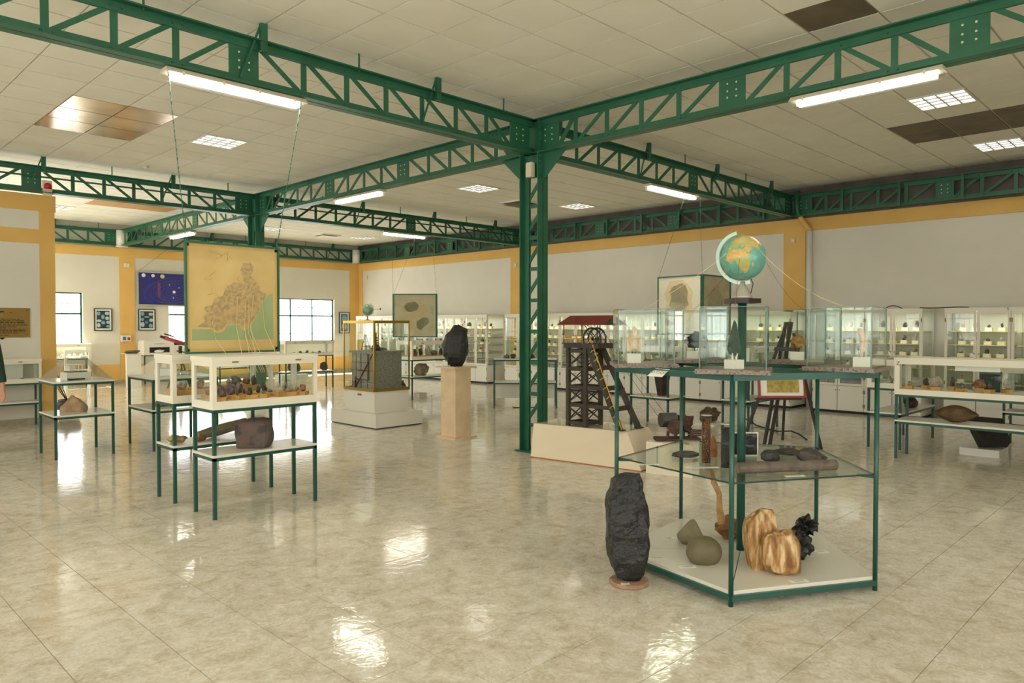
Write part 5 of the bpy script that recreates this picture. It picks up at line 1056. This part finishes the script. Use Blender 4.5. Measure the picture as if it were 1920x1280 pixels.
# far table with boulder, pots
table('green far table with a boulder, right of the brass case', 9.15, 10.5, 11.85, 12.3, .81, .475); case('cream far case of minerals right of the brass case', 9.145, 10.505, 11.845, 12.305, .81, 1.19)
for k in range(6): specimen('%s mineral in the far case right of the brass case, %s from left' % (CL[(k * 3) % 8], ORD[k]), (9.35 + .18 * k, 12.05, .84), k + 5, (.12, .1, .05), OCHRE, 1.7, k, 'minerals in the far case')
rock('far_boulder', 'brown boulder on the far shelf right of the brass case', (9.55, 12.05, .475), (.36, .28, .26), 99, STONEG, 0, rough=.12, planes=5, sub=4)
o = thing('clay_jar', 'dark brown jar on the floor behind the brass case', 'jar', (9.3, 12.45, 0)); MB().lathe([(.08, 0), (.14, .1), (.15, .2), (.1, .3), (.07, .33)], 20).build('jar_body', M('brown_glaze', (84, 58, 44), .35), o, True); MB().lathe([(.07, .33), (.085, .36), (.06, .365)], 20).build('jar_rim', M('red_glaze', (120, 50, 40), .4), o)
tag(MB().box((9.6, 12.15, .05), (.2, .18, .1)).build('white_brick', M('chalk', (214, 206, 190), .8)), 'pale block on the floor beside the brown jar', 'block')

# ---------------------------------------------------------------- back of the hall
table('green table with a lit case under the left back window', 4.2, 5.62, 20.1, 20.5, .70, .3, shelf=False); case('white case of pale stones under the left back window', 4.2, 5.62, 20.1, 20.5, .70, 1.06)
for k in range(6): rock('pale_fossil', 'pale fossil in the case under the left back window, %s from left' % ORD[k], (4.75 + .14 * k, 20.3, .73), (.12, .1, .08), 110 + k, SPEC[7 if k % 2 else 2], group='fossils under the back window')
o = thing('white_pedestal', 'white half-round pedestal against the yellow pilaster', 'pedestal', (6.36, 19.5, 0)); MB().prism([(-.17, -.13), (.17, -.13)] + [(.17 * math.cos(t), -.13 + .3 * math.sin(t)) for t in [PI * k / 10 for k in range(0, 11)]], 0, .8).build('shaft', WPAINT, o); MB().box2((-.2, -.16, .8), (.2, .18, .81)).build('cap', WPAINT, o)
rock('layered_stone', 'flat brown layered stone on the white pedestal', (6.36, 19.5, .81), (.38, .28, .085), 120, M('layered', (116, 96, 72), .8, c2=(84, 70, 54), scale=10, bump=.5, stretch=(1, 1, 5)), .1, rough=.12)
table('green table under the white viewing box by the telescope', 6.8, 7.55, 19.95, 20.4, .74, .3, shelf=False)
o = thing('viewing_box', 'white viewing box with dark window by the red telescope', 'viewing box', (7.17, 20.17, .74)); MB().box2((-.38, -.22, 0), (.38, .22, .33)).build('box_body', WPAINT, o); MB().prism([(-.38, -.22), (.38, -.22), (.38, .22), (-.38, .22)], .33, .38, [(-.34, -.18), (.34, -.18), (.34, .2), (-.34, .2)]).build('box_roof', WPAINT, o)
MB().box2((-.24, -.224, .06), (.26, -.22, .2)).build('dark_window', BLACK, o); put('white_sample', rockmesh('white_sample', (.26, .01, .07), 121, PAPER), o, (0, -.228, .065)); MB().box((0, -.222, .29), (.24, .004, .012)).build('title_strip', PRINTG, o)
o = thing('telescope', 'red telescope on a black mount in front of the window', 'telescope', (6.95, 18.0, 0)); TR = M('telescope_red', (160, 52, 56), .35)
for k in range(3): a_ = 2 * PI * k / 3 + .4; MB().bar((.3 * math.cos(a_), .3 * math.sin(a_), 0), (0, 0, .82), .03).build('tripod_leg', BLACK, o)
MB().cyl((0, 0, .8), (0, 0, 1.02), .04).build('mount_head', BLACK, o); MB().bar((-.08, 0, .9), (.12, 0, .86), .03).build('counter_arm', BLACK, o)
d1 = Vector((-.36, 0, 1.22)); d2 = Vector((.42, 0, .96)); MB().cyl(d1, d2, .045, n=16).build('telescope_tube', TR, o, True); MB().cyl(d1, d1 + (d1 - d2).normalized() * .1, .03, n=14).build('eyepiece', BLACK, o); MB().cyl(d1 + Vector((0, 0, .09)), d1 + Vector((.22, 0, .015)), .015, n=10).build('finder_scope', BLACK, o); MB().cyl(d2, d2 + (d2 - d1).normalized() * .08, .055, n=16).build('dew_shield', TR, o)
for k, (x, y, s) in enumerate(((9.35, 15.72, .31), (8.55, 16.2, .31))):
    pass
table('green table under the glass case below the wide window', 8.45, 9.72, 15.70, 16.03, .79, .42); case('cream glass case below the wide back window', 8.445, 9.725, 15.695, 16.035, .79, 1.14)
for k in range(5): rock('dark_sample', 'small dark sample in the case below the wide window, %s from left' % ORD[k], (8.75 + .17 * k, 15.86, .82), (.08, .06, .06 + .02 * (k % 3)), 130 + k, SPEC[(6, 1, 4, 7, 6)[k]], group='samples below the wide window')
rock('black_lump', 'black angular lump on the shelf under the wide window', (8.75, 15.86, .42), (.3, .2, .26), 136, COALD, 0, rough=.1)
rock('grey_bucket_stone', 'dark grey rounded stone at the right end of the far shelf', (9.55, 15.86, .42), (.2, .18, .2), 137, SLATE)
table('green table between the wide window and the column', 8.3, 9.6, 18.9, 19.3, .75, .4); case('pale glass case close to the wide back window', 8.295, 9.605, 18.895, 19.305, .75, 1.1)
tag(MB().box2((9.9, 18.6, 0), (10.7, 19.0, .14)).build('white_step', WPAINT), 'low white step near the wide back window', 'step')
def poster(label, x0, x1, z0, z1, shapes, bgm, fr=INK):
    o = thing('framed_poster', label, 'poster', (x0, Y1 - .03, z0)); W_, H_ = x1 - x0, z1 - z0
    MB().frame((0, 0, 0), (1, 0, 0), (0, 0, 1), W_, H_, .02, .025).build('poster_frame', fr, o); MB().box2((.015, -.004, .015), (W_ - .015, .0, H_ - .015)).build('poster_mount', PAPER, o); MB().box2((.06, -.006, .06), (W_ - .06, -.004, H_ - .06)).build('poster_sheet', bgm, o)
    for k, (cx_, cz_, rx, rz_, mt) in enumerate(shapes): MB().slab([((cx_ + rx * math.cos(2 * PI * q / 9) * (1 + .35 * noise.noise(Vector((q, k, 1))))) * W_, (cz_ + rz_ * math.sin(2 * PI * q / 9) * (1 + .35 * noise.noise(Vector((q, k, 7))))) * H_) for q in range(9)], (0, -.006, 0), (1, 0, 0), (0, 0, 1), .003).build('printed_mineral', mt, o)
PBLUE = M('print_blue', (110, 170, 200), .6); PB2 = M('print_pale', (176, 206, 212), .6); PDK = M('poster_dark', (58, 56, 52), .6); PB3 = M('print_deep_blue', (70, 130, 176), .6)
poster('poster of nine blue minerals under the left back window side', 5.82, 6.24, 1.37, 1.94, [(.25, .78, .1, .09, PBLUE), (.72, .78, .13, .08, PB2), (.48, .62, .1, .1, PBLUE), (.72, .56, .11, .08, PB2), (.27, .45, .14, .06, PB2), (.5, .36, .11, .08, PBLUE), (.78, .38, .11, .07, PB2), (.25, .25, .1, .1, PB2), (.76, .2, .1, .06, PBLUE)], PDK)
poster('poster of blue minerals below the blue solar system chart', 6.87, 7.30, 1.37, 1.94, [(.25, .78, .11, .1, PBLUE), (.73, .76, .13, .07, PB2), (.5, .63, .16, .04, PBLUE), (.24, .52, .1, .08, PBLUE), (.75, .48, .12, .08, PB2), (.48, .38, .09, .08, PB3), (.25, .28, .12, .12, PB2), (.72, .22, .12, .1, PBLUE)], PDK)
poster('poster of two pale stones beside the wide back window', 12.95, 13.33, 1.25, 1.93, [(.5, .7, .26, .14, PBLUE), (.5, .32, .24, .14, PB2)], M('poster_mauve', (120, 116, 128), .6))
o = thing('solar_system_chart', 'dark blue solar system chart in a grey frame on the back wall', 'poster', (6.87, Y1 - .04, 2.05)); W_, H_ = 1.95, .86
MB().frame((-.03, 0, -.03), (1, 0, 0), (0, 0, 1), W_ + .06, H_ + .06, .04, .03).build('chart_frame', M('grey_alu', (176, 178, 160), .4), o); MB().box2((0, -.006, 0), (W_, .0, H_)).build('chart_sheet', M('chart_blue', (44, 48, 130), .4, c2=(56, 52, 120), scale=3), o)
ORB = M('orbit_print', (112, 110, 168), .6)
for r_ in (.12, .2, .3, .42, .55, .7):
    pts_ = [Vector((.92 + r_ * math.cos(R(t)) * 1.1, -.0075, .36 + r_ * .55 * math.sin(R(t)) + .12 * r_ * math.cos(R(t)))) for t in range(0, 361, 12)]; pts_ = [p for p in pts_ if .01 < p.x < W_ - .01 and .01 < p.z < H_ - .01]
    seg = []
    for p in pts_:
        if seg and (p - seg[-1]).length > .35:
            if len(seg) > 1: MB().tube(seg, .0025, 4).build('orbit_line', ORB, o)
            seg = []
        seg.append(p)
    if len(seg) > 1: MB().tube(seg, .0025, 4).build('orbit_line', ORB, o)
for x, z, r_, mt in ((.92, .36, .04, PAPER), (.14, .78, .05, PAPER), (.38, .78, .045, PAPER), (.62, .77, .055, M('chart_pale', (206, 206, 150), .6)), (.8, .55, .016, PB2), (.9, .2, .02, PB2), (1.05, .48, .018, PB2), (1.2, .56, .018, PAPER), (1.85, .2, .11, PAPER)): MB().cyl((x, -.006, z), (x, -.009, z), r_, n=18).build('planet_print', mt, o)
MB().slab([(.5, .2), (.56, .2), (.57, .6), (.49, .6)], (0, -.0062, 0), (1, 0, 0), (0, 0, 1), .001).build('comet_print', M('comet', (110, 70, 100), .6), o)
thread('thin wire holding the left corner of the solar system chart', [(6.9, Y1 - .03, 2.93), (7.6, Y1 - .1, 3.55)], INK, .003, 'wires of the solar system chart'); thread('thin wire holding the right corner of the solar system chart', [(8.8, Y1 - .03, 2.93), (8.1, Y1 - .1, 3.55)], INK, .003, 'wires of the solar system chart')
def wallbox(label, cat, loc, d, mat=PLASTIC, parts=()):
    o = thing('wall_box', label, cat, loc); MB().box((0, 0, 0), d).build('housing', mat, o)
    for nm, c_, dd, mt in parts: MB().box(c_, dd, 0).build(nm, mt, o)
    return o
wallbox('white junction box on the head of the middle column', 'junction box', (6.385, 5.985, 3.36), (.06, .09, .17), PLASTIC, [('cover', (-.033, 0, 0), (.006, .08, .15), PLASTIC)])
wallbox('small white sensor on the pilaster beside the downpipe', 'sensor', (X1 - .03, 6.0, 3.12), (.03, .07, .08), PLASTIC, [('lens', (-.017, 0, 0), (.004, .04, .04), WPAINT)])
wallbox('small white sensor on the pilaster behind the middle column', 'sensor', (X1 - .03, 13.36, 3.07), (.03, .09, .1), PLASTIC, [('lens', (-.017, 0, 0), (.004, .05, .05), WPAINT)])
wallbox('small white sensor near the back corner of the right wall', 'sensor', (X1 - .02, 20.1, 3.05), (.03, .07, .12), PLASTIC, [('lens', (-.017, 0, 0), (.004, .04, .05), WPAINT)])
wallbox('white box on the yellow pilaster above the posters', 'sensor', (6.6, Y1 - .04, 3.07), (.12, .04, .09), WPAINT, [('lens', (0, -.022, 0), (.06, .004, .04), PLASTIC)])
wallbox('white socket box with blue and red outlets on the yellow pilaster', 'socket', (6.56, Y1 - .05, 1.17), (.24, .06, .16), WPAINT, [('blue_socket', (-.05, -.035, .0), (.07, .02, .08), M('socket_blue', (60, 110, 180), .5)), ('red_socket', (.06, -.035, -.01), (.06, .02, .07), M('socket_red', (170, 40, 40), .5))])
o = thing('fire_alarm', 'red and white alarm siren on top of the partition wall', 'alarm', (3.07, 13.06, 3.52)); MB().box2((-.06, -.03, 0), (.06, .03, .22)).build('siren_box', PLASTIC, o); MB().lathe([(.05, .0), (.05, .05), (.035, .085), (0.002, .09)], 16, (0, -.035, .09)).build('red_beacon', M('beacon_red', (190, 20, 40), .3), o, True)
for k, (x, y, lab) in enumerate(((5.2, 7.6, 'smoke detector under the ceiling beyond the front left truss'), (10.36, 14.65, 'smoke detector under the ceiling left of the middle column'), (1.3, 6.6, 'smoke detector under the ceiling at the upper left'), (4.35, 12.6, 'smoke detector near the truss by the second column'))):
    o = thing('smoke_detector', lab, 'smoke detector', (x, y, ZC - .006)); MB().lathe([(.05, 0), (.05, -.02)], 18).build('detector_base', PLASTIC, o); MB().lathe([(.04, -.02), (.032, -.045), (.01, -.05)], 18).build('detector_head', WPAINT, o, True)
for k, (x, y, lab) in enumerate(((11.15, 10.75, 'square ceiling vent with lifted flap behind the middle column'), (11.3, 18.6, 'square ceiling vent over the back of the hall'))):
    o = thing('ceiling_vent', lab, 'vent', (x, y, ZC - .006)); MB().frame((-.3, -.3, -.03), (1, 0, 0), (0, 1, 0), .6, .6, .05, .03).build('vent_frame', TILE, o); MB().box2((-.25, -.25, -.06), (.25, .25, -.052)).build('vent_flap', TDARK if k == 0 else TILE, o)
    for s in (-1, 1): MB().box((s * .2, 0, -.04), (.01, .01, .05)).build('vent_hanger', TBAR, o)
o = thing('brass_plaque', 'brass plaque with dark crest and engraved lines on the partition wall', 'plaque', (2.47, 13.115, 1.335)); PW, PH = .71, .445
MB().box2((-.355, -.008, 0), (.355, 0, PH)).build('brass_sheet', M('plaque_brass', (150, 122, 58), .35, metal=.5), o)
rl = random.Random(3)
for k, (z, wd, hh) in enumerate(((.275, .46, .008), (.255, .5, .008), (.228, .52, .015), (.2, .56, .008), (.18, .6, .008), (.16, .3, .008), (.143, .1, .007), (.124, .56, .009), (.104, .6, .011), (.084, .58, .008), (.066, .38, .008), (.035, .22, .007))):
    x = -wd / 2
    while x < wd / 2: l_ = rl.uniform(.02, .07); MB().box((min(x + l_ / 2, wd / 2), -.0085, z), (l_, .002, hh)).build('engraved_word', INK, o); x += l_ + .012
MB().lathe([(.03, 0), (.03, .001)], 20).build('crest_shield', INK, o).rotation_euler = (R(90), 0, 0); o.children[-1].location = (0, -.0095, .34)
MB().box((0, -.0095, .385), (.05, .002, .02)).build('crest_crown', INK, o); MB().box((-.005, -.0108, .342), (.022, .001, .026)).build('crest_field', M('crest_grey', (150, 140, 110), .5), o)
for x in (-.315, .315):
    for z in (.04, .405): MB().box((x, -.009, z), (.012, .004, .012)).build('screw', INK, o)
# potted plant behind the left table
o = thing('potted_plant', 'tall plant in a dark pot with terracotta saucer behind the left table', 'plant', (3.5, 13.75, 0))
MB().lathe([(.13, .03), (.17, .12), (.18, .24), (.15, .27), (.17, .29), (.14, .29), (.13, .22)], 22).build('plant_pot', M('dark_pot', (40, 42, 38), .5), o, True); MB().lathe([(.16, 0), (.19, .03), (.15, .03)], 22).build('saucer', M('terracotta', (176, 90, 56), .7), o)
rp_ = random.Random(9)
for k in range(6):
    a_ = rp_.uniform(0, 6.28); h = rp_.uniform(.5, 1.15); tip = Vector((.22 * math.cos(a_) - .12, .22 * math.sin(a_), h + .25)); mid_ = tip * .5 + Vector((0, 0, .08))
    MB().tube([(0, 0, .22), mid_, tip], .007, 5).build('stem', M_STEM if 'M_STEM' in globals() else M('stem_brown', (92, 70, 44), .7), o)
    for q in range(5):
        b_ = rp_.uniform(0, 6.28); L_ = rp_.uniform(.09, .16); d_ = Vector((math.cos(b_), math.sin(b_), rp_.uniform(-.4, .3))).normalized(); p0 = mid_.lerp(tip, rp_.uniform(.3, 1)); sdv = d_.cross(Vector((0, 0, 1))).normalized() * .03
        MB().add([p0, p0 + d_ * L_ * .5 + sdv, p0 + d_ * L_, p0 + d_ * L_ * .5 - sdv, p0 + d_ * L_ * .5 + Vector((0, 0, .008))], [(0, 1, 4), (1, 2, 4), (2, 3, 4), (3, 0, 4)]).build('leaf', FOLIAGE if q else M('leaf_red', (150, 60, 60), .6), o)
o = thing('white_stand', 'small white frame stand behind the left table', 'stand', (4.55, 17.2, 0)); MB().frame((-.25, 0, .55), (1, 0, 0), (0, 0, 1), .5, .45, .05, .03).build('stand_frame', WPAINT, o)
for s in (-1, 1): MB().bar((s * .22, -.015, 0), (s * .22, -.015, .6), .04).build('stand_leg', WPAINT, o); MB().bar((s * .22, .15, 0), (s * .22, -.01, .75), .03).build('stand_leg', WPAINT, o)

# ---------------------------------------------------------------- visitor at the left picture edge
SKIN = M('skin', (196, 140, 112), .55); JACK = M('green_jacket', (34, 62, 46), .85, bump=.2, bscale=30); JEAN = M('dark_jeans', (38, 44, 62), .85); HAIR = M('dark_hair', (40, 30, 24), .7); SHOE = M('shoe_brown', (60, 44, 34), .6)
def body_mesh(name, chains, mat, parent, n=14):
    """one continuous lofted body from chains of (point, rx, ry) joined by overlap in a voxel remesh"""
    m = MB()
    for ch in chains:
        pts = [Vector(c[0]) for c in ch]; vs = []
        for k, (p, rx, ry) in enumerate(ch):
            d = (pts[min(k + 1, len(pts) - 1)] - pts[max(k - 1, 0)]).normalized(); u = Vector((0, 1, 0)) if abs(d.y) < .9 else Vector((1, 0, 0)); a = u.cross(d).normalized(); b = d.cross(a)
            vs += [Vector(p) + a * rx * math.cos(2 * PI * i / n) + b * ry * math.sin(2 * PI * i / n) for i in range(n)]
        fs = [(k * n + i, k * n + (i + 1) % n, (k + 1) * n + (i + 1) % n, (k + 1) * n + i) for k in range(len(ch) - 1) for i in range(n)]; L_ = (len(ch) - 1) * n
        m.add(vs, fs + [tuple(range(n))[::-1], tuple(range(L_, L_ + n))])
    o = m.build(name, mat, parent, True); r_ = o.modifiers.new('remesh', 'REMESH'); r_.mode = 'VOXEL'; r_.voxel_size = .011; r_.use_smooth_shade = True
    s_ = o.modifiers.new('smooth', 'SMOOTH'); s_.iterations = 3; return o
PX, PY_ = 1.72, 10.60
pe = thing('person', 'visitor in a dark green jacket, only arm and hand inside the picture', 'person', (PX, PY_, 0), math.atan2(RT.y, RT.x))
# local x = towards picture right, y = away from camera
HND = Vector((.34, -.02, .76))
def hand(w, s=1):
    """palm, four fingers of unequal length and a thumb, as chains"""
    w = Vector(w); ch = [[(w + Vector((0, 0, .06)), .026, .02), (w + Vector((0, 0, 0)), .03, .018), (w + Vector((.0, 0, -.05)), .038, .016), (w + Vector((0, 0, -.085)), .036, .014)]]
    for k, (dx, L_) in enumerate(((-.027, .062), (-.009, .076), (.009, .072), (.026, .055))):
        b = w + Vector((dx, 0, -.08)); ch.append([(b, .0095, .009), (b + Vector((0, -.006, -L_ * .45)), .009, .0085), (b + Vector((0, -.022, -L_ * .78)), .0082, .008), (b + Vector((0, -.038, -L_)), .0065, .006)])
    b = w + Vector((-s * .028, -.004, -.025)); ch.append([(b, .012, .011), (b + Vector((-s * .018, -.018, -.03)), .011, .01), (b + Vector((-s * .02, -.03, -.062)), .0085, .008)]); return ch
arm = [(Vector((.19, 0, 1.40)), .06, .06), (Vector((.235, 0, 1.25)), .052, .055), (Vector((.27, .0, 1.1)), .045, .047), (Vector((.30, -.01, .98)), .04, .04), (HND + Vector((0, 0, .06)), .028, .024)]
arm2 = [(Vector((-c[0].x, c[0].y, c[0].z)), c[1], c[2]) for c in arm]
torso = [((0, 0, .88), .16, .12), ((0, 0, 1.0), .155, .115), ((0, 0, 1.15), .15, .11), ((0, 0, 1.3), .18, .12), ((0, 0, 1.42), .19, .11), ((0, 0, 1.48), .10, .08), ((0, 0, 1.53), .055, .055)]
leg = lambda s: [((s * .09, 0, .92), .095, .1), ((s * .1, 0, .7), .08, .085), ((s * .1, -.005, .5), .06, .062), ((s * .1, .01, .32), .055, .06), ((s * .1, .015, .1), .04, .042), ((s * .1, .01, .05), .042, .045)]
head = [((0, 0, 1.5), .05, .055), ((0, -.01, 1.56), .055, .07), ((0, -.015, 1.63), .075, .092), ((0, -.005, 1.7), .078, .098), ((0, 0, 1.755), .066, .085), ((0, 0, 1.785), .03, .04)]
foot = lambda s: [((s * .1, .05, .05), .035, .03), ((s * .1, -.02, .045), .04, .032), ((s * .1, -.1, .03), .042, .022), ((s * .1, -.16, .025), .03, .016)]
hw2 = Vector((-HND.x, HND.y, HND.z))
nose = [((0, -.1, 1.66), .008, .008), ((0, -.118, 1.625), .014, .012)]; ears = [[((s * .076, .01, 1.67), .012, .018), ((s * .08, .012, 1.62), .01, .014)] for s in (-1, 1)]
body_mesh('body', [torso, leg(-1), leg(1), head, nose, arm, arm2] + ears + hand(HND, 1) + hand(hw2, -1) + [foot(-1), foot(1)], SKIN, pe)
def fat(ch, e): return [(c[0], c[1] + e, c[2] + e) for c in ch]
body_mesh('jacket', [fat(torso[:6], .02), fat(arm[:4], .016) + [(HND + Vector((-.005, 0, .085)), .05, .045)], fat(arm2[:4], .016) + [(hw2 + Vector((.005, 0, .085)), .05, .045)]], JACK, pe)
body_mesh('trousers', [fat([torso[0], torso[1]], .012), fat(leg(-1)[:5], .014), fat(leg(1)[:5], .014)], JEAN, pe)
for s in (-1, 1): body_mesh('shoe', [fat(foot(s), .008)], SHOE, pe)
body_mesh('hair', [[((0, .03, 1.62), .075, .075), ((0, .02, 1.7), .086, .095), ((0, .012, 1.765), .074, .085), ((0, .01, 1.8), .03, .04)]], HAIR, pe)
for s in (-1, 1): MB().lathe([(.001, -.008), (.009, 0), (.001, .008)], 10, (s * .03, -.094, 1.655)).build('eye', WPAINT, pe)
MB().box((0, -.106, 1.585), (.045, .006, .008)).build('mouth', M('lips', (160, 90, 80), .6), pe)
